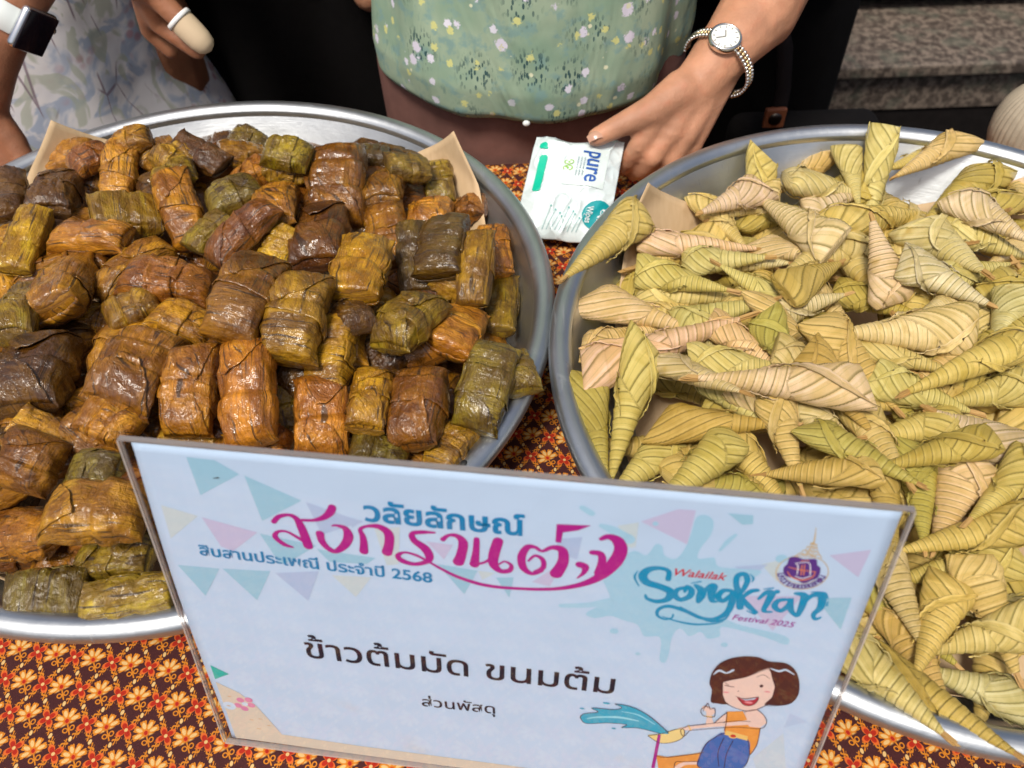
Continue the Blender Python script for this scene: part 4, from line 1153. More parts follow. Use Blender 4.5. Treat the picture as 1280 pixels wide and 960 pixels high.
# sand corner with flower and flag, and the strip along the lower edge
D = Draw('sand_ink', (0.62, 0.55, 0.45), Z6)
D.poly([(280, 285), (440, 360), (560, 450), (660, 560), (740, 650), (1280, 730), (2200, 850), (3200, 985), (3200, 1040), (1280, 790), (420, 672), (350, 480)]); D.done('sand_print')
D = Draw('pink_ink', (0.62, 0.22, 0.38), Z6)
for k in range(5): D.disc((480 + 48 * math.cos(k * 1.2566 + .3), 437 + 33 * math.sin(k * 1.2566 + .3)), 26)
D.done('flower_print'); Draw('paper_sky_tint', (0.53, 0.65, 0.80), Z6).disc((482, 438), 20).disc((375, 450), 42).done('flower_print')
Draw('flag_ink', (0.03, 0.42, 0.36), Z6).poly([(242, 168), (372, 230), (275, 265)]).done('flag_print')
D = Draw('sand_dark_ink', (0.60, 0.42, 0.27), Z6)
for c in ((375, 385), (530, 548), (590, 542), (650, 588), (580, 610), (370, 450)): D.disc(c, 15, 6)
D.done('sand_speck')
Draw('spot_ink', (0.03, 0.03, 0.04), Z1).stroke([(430, 207, 4), (453, 205, 8)]).done('ink_spot')
# festival title in brush letters
mag = (0.40, 0.012, 0.22)
D = Draw('magenta_ink', mag, Z1)
D.stroke([(705, 405, 22), (728, 382, 20), (770, 374, 16), (805, 388, 24), (828, 425, 34), (850, 480, 38), (862, 515, 40)], 1.12)
D.stroke([(793, 522, 8), (752, 508, 22), (712, 475, 24), (722, 452, 14), (762, 450, 12), (815, 478, 16), (850, 500, 16)], 1.12)
D.stroke([(835, 398, 14), (890, 398, 16), (935, 385, 26), (962, 362, 34), (972, 340, 32)], 1.12)
D.stroke([(916, 460, 34), (925, 495, 30), (955, 528, 26), (990, 540, 24), (1030, 510, 36), (1046, 470, 40), (1030, 435, 26), (990, 422, 12), (972, 424, 8)], 1.12)
D.stroke([(1116, 540, 36), (1116, 500, 30), (1110, 468, 24), (1100, 440, 16), (1130, 426, 14), (1185, 428, 28), (1228, 458, 38), (1232, 505, 38), (1222, 545, 42)], 1.12)
D.T = Z2
D.stroke([(370, 300, 8), (320, 298, 20), (270, 304, 22), (278, 335, 30), (325, 370, 40), (345, 405, 36), (335, 428, 24), (280, 440, 20), (225, 425, 28), (205, 402, 22), (235, 388, 12), (285, 400, 14), (335, 425, 12)], 1.12)
D.stroke([(335, 425, 10), (400, 462, 14), (480, 500, 18), (600, 535, 18), (750, 549, 16), (900, 550, 18), (1020, 530, 26), (1110, 490, 40), (1170, 430, 54), (1195, 375, 50), (1180, 335, 44), (1140, 318, 26), (1108, 328, 18)], 1.12)
D.stroke([(405, 330, 22), (430, 312, 14), (468, 315, 24), (495, 345, 38), (486, 400, 40), (474, 430, 46)], 1.12)
D.stroke([(555, 330, 24), (552, 385, 28), (545, 440, 40)], 1.12); D.stroke([(548, 440, 14), (590, 432, 12), (630, 405, 14)], 1.12)
D.stroke([(650, 338, 42), (632, 395, 44), (630, 440, 40), (660, 470, 26), (700, 468, 24), (708, 445, 16), (680, 428, 10), (655, 440, 8)], 1.12)
D.stroke([(845, 470, 14), (800, 482, 20), (762, 455, 32), (755, 405, 34), (780, 365, 28), (815, 365, 18), (845, 382, 14), (890, 366, 22), (935, 378, 38), (938, 430, 44), (908, 482, 52)], 1.12)
D.stroke([(815, 475, 18), (850, 455, 22), (848, 420, 20), (815, 402, 14), (785, 425, 10)], 1.12)
D.poly([(910, 262), (1063, 268), (1005, 290), (938, 299), (930, 345), (905, 342)])
D.stroke([(1012, 442, 34), (1036, 452, 34), (1030, 478, 20), (1000, 503, 4)], 1.12)
D.stroke([(1068, 388, 26), (1105, 395, 30), (1112, 430, 34), (1095, 480, 36)], 1.12)
D.done('brush_lettering', 'magenta brush lettering of the festival title')
blue = (0.006, 0.20, 0.42)
text_on_paper('วลัยลักษณ์', Z2((58, 246)), Z2((768, 313)), blue, offset=0.030, lab='blue line above the magenta title')
text_on_paper('สืบสานประเพณี ประจำปี 2568', Z1((370, 556)), (541, 727), blue, offset=0.022, lab='small blue line under the magenta title')
blk = (0.012, 0.012, 0.025)
text_on_paper('ข้าวต้มมัด ขนมต้ม', Z4((72, 182)), Z4((1241, 323)), blk, offset=0.010, lab='large black line naming the sweets', flat_name='black_ink')
text_on_paper('ส่วนพัสดุ', Z4((512, 368)), Z4((790, 398)), blk, offset=0.008, lab='small black line under the large one', flat_name='black_ink')
text_on_paper('Walailak', Z3((222, 418)), Z3((455, 440)), (0.50, 0.02, 0.05), offset=0.016, shear=.3, lab='small red word over the script title')
text_on_paper('Festival 2025', Z3((478, 614)), Z3((755, 650)), (0.30, 0.03, 0.28), offset=0.010, shear=.25, lab='small purple line under the script title')
cy_ = (0.0, 0.25, 0.45)
D = Draw('cyan_ink', cy_, Z3)
for s_ in ([(196, 435, 14), (198, 400, 12), (160, 386, 12), (110, 392, 18), (84, 418, 22), (100, 448, 22), (160, 468, 20), (205, 490, 22), (195, 522, 18), (150, 534, 14), (105, 522, 10), (95, 505, 6)],
           [(280, 472, 12), (240, 480, 12), (226, 505, 16), (250, 526, 14), (290, 512, 16), (300, 485, 16), (280, 468, 12), (270, 490, 8)],
           [(318, 462, 10), (345, 485, 22), (340, 512, 22), (330, 535, 12)], [(345, 505, 8), (375, 472, 14), (398, 466, 20), (388, 500, 20), (392, 530, 14), (412, 535, 6)],
           [(478, 486, 10), (440, 486, 14), (418, 512, 16), (438, 532, 14), (475, 505, 12), (482, 490, 10), (478, 540, 18), (455, 585, 16), (400, 612, 12), (340, 606, 12), (270, 575, 12), (200, 555, 12), (155, 568, 10), (148, 595, 8), (180, 613, 6), (212, 606, 5), (218, 592, 5)],
           [(515, 560, 18), (512, 510, 18), (498, 455, 14), (505, 420, 14), (535, 412, 14), (548, 440, 14), (530, 480, 12), (512, 500, 10)], [(520, 520, 10), (560, 490, 14), (592, 484, 12)], [(522, 515, 10), (550, 550, 16), (585, 582, 12)],
           [(598, 522, 8), (635, 492, 14), (655, 500, 20), (636, 540, 16), (620, 575, 12), (655, 580, 6)], [(655, 502, 8), (680, 490, 14)],
           [(722, 525, 10), (685, 530, 14), (668, 555, 16), (695, 575, 14), (730, 550, 14), (742, 520, 12), (740, 570, 16), (765, 600, 8)],
           [(762, 498, 10), (800, 508, 20), (790, 555, 18), (772, 595, 12)], [(792, 545, 8), (835, 508, 14), (878, 510, 20), (872, 560, 18), (842, 590, 12), (848, 612, 10), (872, 605, 6)],
           [(250, 558, 4), (310, 590, 7), (380, 620, 9), (440, 615, 7), (468, 590, 3)], [(170, 600, 3), (230, 620, 5), (310, 635, 7), (400, 632, 5), (440, 622, 2)],
           [(62, 398, 2), (47, 425, 6), (66, 465, 3)], [(560, 412, 2), (575, 430, 6), (568, 448, 2)], [(300, 452, 3), (340, 445, 5)], [(620, 478, 3), (662, 474, 5)], [(830, 492, 3), (890, 495, 6), (905, 520, 4)], [(905, 535, 3), (900, 552, 5)], [(545, 575, 3), (580, 590, 5)]):
    D.stroke(s_, 1.9)
D.done('script_lettering', 'blue flowing script title with curls')
# university crest
D = Draw('gold_ink', (0.62, 0.38, 0.10), Z3); D.ring((790, 405), 117, 1.6); D.ring((790, 405), 76, 1.2)
D.stroke([(852, 206, 2), (848, 245, 4), (842, 275, 6)])
for y, w in ((280, 20), (296, 34), (312, 52), (326, 74)):
    cx_ = 841 - (y - 280) * .48
    D.stroke([(cx_ - w * .75, y + 3, 2), (cx_ - w * .5, y - 8, 4), (cx_ - w * .2, y + 2, 4), (cx_, y - 10, 4), (cx_ + w * .25, y + 5, 4), (cx_ + w * .6, y - 2, 4), (cx_ + w * .78, y + 10, 2)]); D.stroke([(cx_ - w * .8, y + 8, 3), (cx_ + w * .8, y + 14, 3)])
D.done('crest', 'gold spire and ring of the crest')
D = Draw('violet_ink', (0.10, 0.035, 0.22), Z3)
D.poly([(765, 335), (800, 345), (852, 345), (858, 372), (872, 385), (862, 425), (830, 440), (795, 452), (760, 432), (715, 418), (708, 385), (725, 365), (735, 338)], True); D.done('crest')
D = Draw('orange_ink', (0.75, 0.22, 0.06), Z3)
D.stroke([(730, 380, 3), (770, 390, 6), (850, 402, 4)]); D.stroke([(725, 400, 3), (745, 425, 6), (790, 438, 8), (835, 425, 6), (850, 400, 3)]); D.stroke([(785, 352, 4), (820, 350, 5)]); D.stroke([(790, 370, 4), (785, 415, 5)]); D.stroke([(802, 370, 4), (797, 415, 5)]); D.done('crest')
D = Draw('pale_ink', (0.8, 0.8, 0.82), Z3)
D.stroke([(768, 412, 4), (772, 375, 5), (760, 362, 4)]); D.stroke([(768, 362, 4), (822, 362, 4), (826, 412, 5)]); D.stroke([(760, 420, 4), (792, 430, 5), (830, 418, 4)]); D.done('crest')
word = 'มหาวิทยาลัยวลัยลักษณ์'
base_ch = [c_ for c_ in word if not ('\u0e31' == c_ or '\u0e34' <= c_ <= '\u0e3a' or '\u0e47' <= c_ <= '\u0e4e')]
cc0 = Vector(sg(*Z3((790, 405)))); r0 = (Vector(sg(*Z3((790 + 96, 405)))) - cc0).length
VV, FF = [], []
for i, ch in enumerate(base_ch):
    th = math.radians(196 + 148 * i / (len(base_ch) - 1) * 1.0 + 0) ; V, F = text_data(ch, .02)
    if not V: continue
    sc_ = 0.0042; wch = max(v[0] for v in V) / 2; n = len(VV)
    ux = Vector((-math.sin(th), math.cos(th))); uy = Vector((-math.cos(th), -math.sin(th))); z = ztop()
    VV += [(*(cc0 + Vector((math.cos(th), math.sin(th))) * (r0 + .0012) + ux * ((v[0] - wch) * sc_) + uy * (v[1] * sc_)), z) for v in V]; FF += [tuple(k + n for k in f) for f in F]
link('crest', mesh('crest', VV, FF), ink('violet_ink', (0.10, 0.035, 0.22)), paper, False)
# drawing of a girl throwing water from a bowl (plain figure)
skin_, hair_, lin = (0.78, 0.56, 0.48), (0.075, 0.022, 0.018), (0.06, 0.02, 0.03)
def gd(nm, c, f, name='girl_drawing', lab=None):
    D = Draw(nm, c, Z5); f(D); return D.done(name, lab)
gd('shawl_ink', (0.72, 0.30, 0.07), lambda D: D.poly([(405, 545), (450, 553), (560, 540), (610, 530), (600, 600), (580, 640), (420, 640)]))
gd('skin_ink', skin_, lambda D: (D.stroke([(480, 610, 26), (520, 582, 22), (590, 578, 26)]), D.stroke([(630, 410, 34), (628, 382, 18)]), D.stroke([(612, 345, 30), (632, 360, 40), (628, 375, 26)]), D.stroke([(650, 420, 20), (700, 385, 34), (730, 370, 30)])))
gd('shawl_ink', (0.75, 0.30, 0.06), lambda D: (D.poly([(702, 362), (770, 360), (800, 420), (842, 430), (828, 500), (800, 542), (700, 470), (690, 440)]),))
gd('skin_ink', skin_, lambda D: (D.poly([(775, 360), (825, 352), (860, 380), (868, 410), (840, 430), (795, 425)]), D.stroke([(545, 430, 18), (640, 420, 22), (740, 412, 26), (840, 402, 44)]), D.stroke([(505, 435, 18), (545, 432, 30)])))
gd('denim_ink', (0.05, 0.14, 0.42), lambda D: D.poly([(690, 450), (790, 478), (795, 540), (775, 590), (720, 620), (640, 610), (580, 590), (582, 560), (610, 500), (650, 470)], True))
gd('gold_ink', (0.78, 0.52, 0.16), lambda D: (D.poly([(700, 440), (790, 465), (788, 484), (692, 458)]), D.disc((728, 464), 19), D.stroke([(540, 420, 6), (550, 440, 6)]), D.stroke([(610, 380, 6), (648, 384, 6)])))
gd('red_ink', (0.5, 0.04, 0.03), lambda D: D.disc((728, 464), 12))
gd('bowl_ink', (0.80, 0.62, 0.26), lambda D: D.poly([(370, 462), (420, 455), (512, 432), (520, 465), (480, 488), (420, 492)], True))
gd('magenta_ink', (0.35, 0.02, 0.25), lambda D: D.poly([(412, 458), (425, 460), (398, 600), (384, 598)]))
gd('hair_ink', hair_, lambda D: D.poly([(690, 148), (760, 130), (830, 132), (880, 150), (950, 158), (990, 190), (1005, 240), (1000, 290), (970, 325), (920, 335), (860, 332), (700, 330), (660, 325), (636, 318), (640, 270), (630, 240), (640, 200)], True))
gd('skin_ink', skin_, lambda D: D.poly([(680, 255), (690, 235), (780, 215), (845, 188), (880, 180), (890, 215), (905, 270), (895, 310), (860, 335), (800, 357), (740, 345), (695, 318), (680, 290)], True))
gd('hair_ink', hair_, lambda D: (D.poly([(905, 250), (925, 300), (900, 332), (862, 332), (892, 300)]), D.poly([(640, 250), (686, 240), (685, 290), (700, 330), (638, 318)])))
gd('line_ink', lin, lambda D: (D.stroke([(694, 250, 5), (715, 255, 5), (732, 257, 4)]), D.stroke([(695, 240, 3), (710, 250, 4)]), D.disc((847, 253), 8, 11), D.stroke([(828, 215, 2), (855, 206, 4), (882, 222, 2)]), D.disc((750, 275), 3), D.stroke([(740, 296, 3), (775, 306, 4), (835, 298, 3)]), D.stroke([(602, 360, 2), (612, 335, 3), (622, 345, 3)])))
gd('red_ink', (0.42, 0.03, 0.05), lambda D: D.poly([(745, 300), (785, 308), (833, 300), (822, 325), (795, 336), (768, 328)], True))
gd('pink_ink', (0.72, 0.25, 0.28), lambda D: (D.disc((793, 322), 18, 8), D.disc((698, 279), 14, 5), D.disc((872, 277), 14, 5)))
gd('paper_sky_tint', (0.53, 0.65, 0.80), lambda D: (D.poly([(752, 302), (785, 309), (828, 302), (815, 310), (780, 314)]), D.stroke([(645, 205, 3), (670, 188, 14), (700, 198, 8), (728, 186, 12)]), D.stroke([(885, 178, 4), (920, 190, 14), (950, 185, 12), (985, 205, 4)])))
gd('water_ink', (0.04, 0.36, 0.52), lambda D: (D.poly([(85, 385), (100, 370), (160, 362), (135, 345), (230, 352), (260, 342), (232, 328), (300, 340), (370, 375), (430, 425), (458, 452), (420, 452), (330, 430), (260, 428), (280, 415), (200, 408), (110, 410)], True), D.disc((195, 326), 15, 6), D.disc((93, 348), 11, 5), D.disc((226, 432), 10, 4)), 'water_drawing', 'thrown water in saturated blue')
gd('water_light_ink', (0.30, 0.66, 0.78), lambda D: (D.stroke([(115, 390, 4), (160, 384, 10), (250, 385, 14), (330, 400, 6)]), D.stroke([(260, 360, 3), (330, 375, 8), (400, 415, 4)])), 'water_drawing')
print('sign layers', LAY[0])

def outline(polys, w=3.2):
    D = Draw('line_ink', lin, Z5)
    for p in polys: D.stroke([(x, y, w) for x, y in p])
    D.done('girl_drawing', 'thin dark outlines of the drawn girl')
outline([
 [(690, 148), (760, 130), (830, 132), (880, 150), (950, 158), (990, 190), (1005, 240), (1000, 290), (970, 325), (920, 335), (862, 332), (892, 300), (905, 262), (895, 215), (878, 182), (845, 190), (780, 215), (690, 235), (680, 262), (684, 300), (698, 328), (660, 325), (636, 318), (640, 270), (630, 240), (640, 200), (665, 165), (690, 148)],
 [(700, 328), (740, 346), (800, 358), (860, 338), (890, 322)], [(702, 362), (700, 400), (692, 440)], [(775, 362), (825, 352), (860, 380), (868, 408), (842, 432), (740, 426), (640, 432), (545, 440)], [(545, 420), (640, 410), (740, 400), (800, 402)],
 [(648, 410), (675, 385), (702, 364)], [(545, 440), (520, 465), (508, 438), (540, 420)], [(370, 462), (420, 455), (512, 432), (520, 465), (480, 488), (420, 492), (370, 462)],
 [(692, 450), (650, 470), (612, 500), (585, 560), (582, 592), (640, 610)], [(790, 480), (797, 540), (775, 592), (720, 620)], [(690, 470), (665, 530), (668, 590)], [(728, 482), (700, 540), (690, 600)], [(842, 430), (828, 500), (800, 542)],
 [(600, 345), (592, 358), (605, 378), (648, 382), (650, 345), (632, 350), (622, 325), (612, 340), (600, 345)], [(480, 625), (485, 575), (520, 572), (585, 570)], [(408, 548), (450, 553), (560, 540), (605, 532)], [(750, 300), (785, 308), (833, 300), (822, 325), (795, 336), (768, 328), (750, 300)],
 [(85, 385), (100, 370), (160, 362), (135, 345), (230, 352), (260, 342), (232, 328), (300, 340), (370, 375), (430, 425), (458, 452)], [(85, 385), (110, 410), (200, 408), (280, 415), (260, 428), (330, 430), (420, 452)]])
# ------------------------------------------------------------------ people
def skin_mat(name, c):
    M = Mat(name, rough=0.48, spec=0.4)
    n = M.noise(M.coord(), 30, 4); f = M.noise(M.coord(), 500, 3); vv_ = X(M.nt, M.voro(M.coord(), 900, 'DISTANCE_TO_EDGE').outputs[0])
    cc = M.mix(n.step(.3, .7), tuple(v * .78 for v in c), tuple(min(1, v * 1.12) for v in c)); n5 = M.noise(M.coord(), 90, 4); cc = M.mix(n5.step(.5, .75) * .35, cc, (c[0] * .95, c[1] * .68, c[2] * .62)); M.col(cc)
    M.b.inputs['Subsurface Weight'].default_value = 0.12; M.b.inputs['Subsurface Radius'].default_value = (0.01, 0.004, 0.002); M.b.inputs['Subsurface Scale'].default_value = 0.5
    M.nrm(M.bump(vv_.min(.15), 0.0009, 0.5, M.bump(f, 0.0004, 0.6, M.bump(n5, 0.0022, 0.5))))
    return M.m
skinA = skin_mat('skin_warm', (0.54, 0.265, 0.155)); skinB = skin_mat('skin_brown', (0.34, 0.145, 0.075))
def remesh(name, mb, mat, parent, vox=0.003, sm=4):
    me = mesh(name, mb.V, mb.F); o = bpy.data.objects.new(name, me); COL.objects.link(o)
    r = o.modifiers.new('r', 'REMESH'); r.mode = 'VOXEL'; r.voxel_size = vox
    s = o.modifiers.new('s', 'SMOOTH'); s.iterations = sm; s.factor = 0.5
    dg = bpy.context.evaluated_depsgraph_get(); me2 = bpy.data.meshes.new_from_object(o.evaluated_get(dg))
    bpy.data.objects.remove(o); me2.name = name; me2.materials.clear()
    return link(name, me2, mat, parent)
def capsule(mb, a, b, ra, rb, n=14):
    """tapered limb with round ends"""
    a, b = Vector(a), Vector(b); d = (b - a); L = d.length; d.normalize(); P = []; R = []
    for t in (0.0, .35, .7, .92): P.append(a - d * ra * math.cos(t * PI / 2)); R.append(max(ra * math.sin(t * PI / 2), 1e-4))
    P += [a, b]; R += [ra, rb]
    for t in (.92, .7, .35, 0.0): P.append(b + d * rb * math.cos(t * PI / 2)); R.append(max(rb * math.sin(t * PI / 2), 1e-4))
    mb.tube(P, R, n)
def limb(mb, pts):
    for (a, ra), (b, rb) in zip(pts[:-1], pts[1:]): capsule(mb, a, b, ra, rb)
def ellip(mb, c, r, n=24):
    V = []; m_ = n // 2
    for i in range(m_ + 1):
        ph = PI * i / m_
        for k in range(n):
            th = 2 * PI * k / n; V.append((c[0] + r[0] * math.sin(ph) * math.cos(th), c[1] + r[1] * math.sin(ph) * math.sin(th), c[2] + r[2] * math.cos(ph)))
    mb.add(V, [(i * n + k, (i + 1) * n + k, (i + 1) * n + (k + 1) % n, i * n + (k + 1) % n) for i in range(m_) for k in range(n)])
def garment(name, mat, parent, rings, n=120, fold=0.004, nf=9, seed=0, thick=0.0012, low=1.0):
    """rings: (z, cx, cy, rx, ry) from hem up; soft folds deeper near the hem"""
    rr_ = np.array(rings, float); m_ = 64
    zz_ = np.linspace(0, 1, m_); src = np.linspace(0, 1, len(rr_)); R = np.stack([np.interp(zz_, src, rr_[:, k]) for k in range(5)], -1)
    V = []; uv = []; F = []; UV = []
    for i in range(m_):
        z, cx, cy, rx, ry = R[i]
        for k in range(n):
            th = 2 * PI * k / n
            f = fold * (float(vnoise(np.array([[math.cos(th) * nf / 3, math.sin(th) * nf / 3, z * 2.2]]), 1.3, seed)[0]) + .35 * math.sin(th * nf + z * 14 + seed)) * (low if i > m_ * .5 else 1)
            V.append((cx + (rx + f) * math.cos(th), cy + (ry + f) * math.sin(th), z)); uv.append((th * .15, z))
    for i in range(m_ - 1):
        for k in range(n):
            q = (i * n + k, i * n + (k + 1) % n, (i + 1) * n + (k + 1) % n, (i + 1) * n + k); F.append(q)
            for j, x in enumerate(q):
                u = uv[x][0] + (2 * PI * .15 if (k == n - 1 and j in (1, 2)) else 0); UV.append((u, uv[x][1]))
    o = link(name, mesh(name, V, F, UV), mat, parent)
    s = o.modifiers.new('s', 'SOLIDIFY'); s.thickness = thick; s.offset = 1
    return o
def blouse_mat():
    M = Mat('green_floral_cotton', rough=0.75, spec=0.25); uv = M.coord('UV')
    u, v, _ = M.sep(uv)
    n1 = M.noise(uv, 22, 3); n2 = M.noise(uv, 60, 3, 0.6)
    c = M.mix(n1.step(.3, .7), (0.24, 0.35, 0.25), (0.36, 0.45, 0.32))
    c = M.mix(n2.step(.50, .66) * .8, c, (0.20, 0.33, 0.31))
    # dark leafy sprigs
    a = X(M.nt, M.voro(uv, 24, 'F1', .9).outputs[0]); mp_ = M.n('ShaderNodeMapping'); mp_.inputs['Rotation'].default_value = (0, 0, .7); mp_.inputs['Scale'].default_value = (1, .42, 1); M.l(uv, mp_.inputs[0]); mq_ = M.n('ShaderNodeMapping'); mq_.inputs['Rotation'].default_value = (0, 0, -.6); mq_.inputs['Scale'].default_value = (1, .42, 1); M.l(uv, mq_.inputs[0])
    lf = X(M.nt, M.voro(mp_.outputs[0], 300).outputs[0]).min(X(M.nt, M.voro(mq_.outputs[0], 300).outputs[0]))
    br = M.noise(M.scale(uv, (260, 70, 1)), 1, 3, .65)
    sprig = a.step(.56, .22) * (lf.step(.34, .26).max(br.step(.60, .64)))
    c = M.mix(sprig * .92, c, (0.018, 0.065, 0.075))
    gh = M.noise(M.scale(uv, (90, 40, 1)), 1, 3).step(.62, .72); c = M.mix(gh * .5, c, (0.10, 0.20, 0.20))
    # white blossoms and yellow buds
    def dots(sc, r0, gate, col, rough_, off):
        nonlocal c
        m_ = M.n('ShaderNodeMapping'); m_.inputs['Location'].default_value = (off, off * .7, 0); M.l(uv, m_.inputs[0])
        vo = M.voro(m_.outputs[0], sc); d = X(M.nt, vo.outputs[0]); cr, cg, cb = M.sep(vo.outputs['Color'])
        w = M.noise(uv, 420, 2)
        c = M.mix((d + (w - .5) * rough_).step(r0, r0 * .75) * cr.step(gate, gate + .01), c, col)
    dots(46, .28, .55, (0.70, 0.66, 0.76), .30, .3); dots(62, .27, .62, (0.74, 0.72, 0.80), .30, 1.7)
    dots(80, .30, .66, (0.62, 0.62, 0.25), .5, 2.9); dots(60, .14, .5, (0.72, 0.72, 0.5), .1, 4.2)
    M.col(c)
    we = M.noise(M.scale(uv, (1600, 1600, 1)), 1, 1); M.nrm(M.bump(we, .0003, .5, M.bump(M.noise(M.scale(uv, (1, .35, 1)), 14, 3, .55, 1.0), .010, .7)))
    return M.m
def dress_mat():
    M = Mat('white_floral_cotton', rough=0.75, spec=0.25); uv = M.coord('UV')
    n1 = M.noise(uv, 16, 3); n2 = M.noise(uv, 28, 3, .5, 1.2)
    c = M.mix(n1.step(.35, .7), (0.70, 0.70, 0.74), (0.84, 0.82, 0.82))
    c = M.mix(n2.step(.50, .62) * .85, c, (0.36, 0.44, 0.58))
    n3 = M.noise(M.scale(uv, (1, .6, 1)), 34, 2, .5, 1.5); c = M.mix(n3.step(.55, .62) * .7, c, (0.42, 0.46, 0.36))
    vo = M.voro(uv, 70); d = X(M.nt, vo.outputs[0]); reg = M.noise(uv, 9, 2).step(.50, .58)
    c = M.mix(d.step(.45, .18) * reg * .8, c, (0.48, 0.26, 0.30))
    m_ = M.n('ShaderNodeMapping'); m_.inputs['Rotation'].default_value = (0, 0, .6); m_.inputs['Scale'].default_value = (1, .35, 1); M.l(uv, m_.inputs[0])
    b = M.voro(m_.outputs[0], 30, 'DISTANCE_TO_EDGE'); e = X(M.nt, b.outputs[0]); c = M.mix(e.step(.022, .008) * n1.step(.47, .55) * .8, c, (0.22, 0.15, 0.20))
    M.col(c); M.nrm(M.bump(n1, .004, .5)); return M.m
def cloth_plain(name, c, rough=.85):
    M = Mat(name, rough=rough, spec=.12); n = M.noise(M.coord(), 60, 4); M.col(M.mix(n, tuple(v * .7 for v in c), tuple(v * 1.3 for v in c))); M.nrm(M.bump(n, .002, .4)); return M.m
blouseM, dressM = blouse_mat(), dress_mat()
skirtM = cloth_plain('brown_skirt_cloth', (0.17, 0.085, 0.070)); blackM = cloth_plain('black_cloth', (0.0035, 0.003, 0.003), .95); hairM = cloth_plain('black_hair', (0.01, 0.008, 0.007), .5)
def head(mb, c):
    ellip(mb, c, (.075, .095, .115)); ellip(mb, (c[0], c[1] - .09, c[2] - .02), (.012, .02, .02)); capsule(mb, (c[0], c[1] + .01, c[2] - .2), (c[0], c[1], c[2] - .08), .055, .05)
    for s in (-1, 1): ellip(mb, (c[0] + s * .078, c[1] + .01, c[2]), (.012, .02, .032))
def torso(mb, cx, cy, z0, z1, rx, ry):
    for t in np.linspace(0, 1, 6):
        ellip(mb, (cx, cy, z0 + (z1 - z0) * t), (rx * (1 - .12 * math.sin(t * PI)), ry, .13))
def hairdo(parent, c):
    mb = MB(); ellip(mb, (c[0], c[1] + .022, c[2] + .025), (.088, .095, .112)); ellip(mb, (c[0], c[1] + .06, c[2] - .07), (.075, .05, .13)); remesh('hair', mb, hairM, parent, .008, 3)

# woman in the green blouse
P1 = empty('person', (0.03, 0.79, -0.75)); tag(P1, 'person in a green floral blouse and brown skirt resting a hand on the wipes packet', 'person')
mb = MB()
torso(mb, .03, .80, .0, .50, .125, .09); head(mb, (.03, .76, .80))
for s in (-1, 1): limb(mb, [((.03 + s * .07, .81, .0), .075), ((.03 + s * .08, .82, -.32), .052), ((.03 + s * .08, .85, -.68), .035), ((.03 + s * .09, .76, -.72), .028)])
wr = aty(895, 76, .655); fa = aty(948, 14, .70); el = Vector((.29, .775, .27)); sh = Vector((.185, .80, .50))
limb(mb, [((.03, .80, .5), .08), (sh, .055), (el, .042), (fa, .034), (aty(916, 52, .668), .0262), (wr, .0232)])
limb(mb, [((.03, .80, .5), .08), ((-.13, .82, .50), .055), ((-.21, .94, .27), .04), ((-.17, .99, .10), .026), ((-.15, .98, .02), .02)])
def hp(px, py, z): return at(px, py, z)
kn = [hp(815, 158, .070), hp(836, 168, .063), hp(856, 172, .058), hp(872, 166, .056)]
for i, k_ in enumerate(kn):
    base = wr + (kn[i] - kn[1]) * .42
    capsule(mb, base, k_, .0155, .0100)
capsule(mb, wr, (kn[0] + kn[1]) / 2 + Vector((.012, .012, .004)), .023, .016)
capsule(mb, wr, (kn[2] + kn[3]) / 2 + Vector((.0, .014, .0)), .022, .014)
fing = [[kn[0], hp(797, 182, .056), hp(785, 201, .038), hp(776, 212, .024)], [kn[1], hp(816, 197, .046), hp(803, 213, .028), hp(792, 218, .016)],
        [kn[2], hp(840, 202, .040), hp(824, 214, .024), hp(812, 218, .014)], [kn[3], hp(860, 195, .040), hp(846, 207, .026), hp(836, 212, .016)]]
for f_ in fing: limb(mb, [(f_[0], .0095), (f_[1], .0086), (f_[2], .0076), (f_[3], .0066)])
th = [hp(852, 112, .092), hp(815, 138, .083), hp(775, 157, .074), hp(745, 172, .066)]
limb(mb, [(th[0], .017), (th[1], .0130), (th[2], .0100), (th[3], .0082)])
# web between thumb and first finger
capsule(mb, th[1] + Vector((.006, 0, -.004)), kn[0] + (wr - kn[0]) * .25, .011, .012)
bodyA = remesh('body', mb, skinA, P1, .0028, 5); bodyA.matrix_parent_inverse = Matrix.Translation((-.03, -.79, .75))
nail = MB(); tn = (th[3] - th[2]).normalized(); c_ = th[3] + tn * .003 + Vector((0, -.003, .0078)); 
c_ = c_ - Vector((0, 0, .0010)); M_ = Matrix.Translation(c_) @ tn.to_track_quat('X', 'Z').to_matrix().to_4x4()
V = []; 
for i in range(7):
    for j in range(7):
        a, b = (i / 6 - .5), (j / 6 - .5); V.append(M_ @ Vector((a * .012, b * .011 * (1 - .2 * (a > .2)), .0016 - .012 * b * b - .006 * a * a)))
nail.add(V, [(i * 7 + j, (i + 1) * 7 + j, (i + 1) * 7 + j + 1, i * 7 + j + 1) for i in range(6) for j in range(6)])
n_ = nail.build('thumbnail', Mat('nail', rough=.25, base=(.50, .28, .19), coat=.15).m, P1); n_.matrix_parent_inverse = bodyA.matrix_parent_inverse
def fix(o, P):
    o.matrix_parent_inverse = Matrix.Translation(-Vector(P.location)); return o
fix(garment('skirt', skirtM, P1, [(-.70, .03, .85, .20, .15), (-.3, .03, .83, .17, .13), (-.02, .03, .795, .150, .124), (.05, .03, .795, .152, .122), (.12, .03, .80, .148, .115), (.2, .03, .80, .14, .11)], fold=.004, nf=7, seed=3), P1)
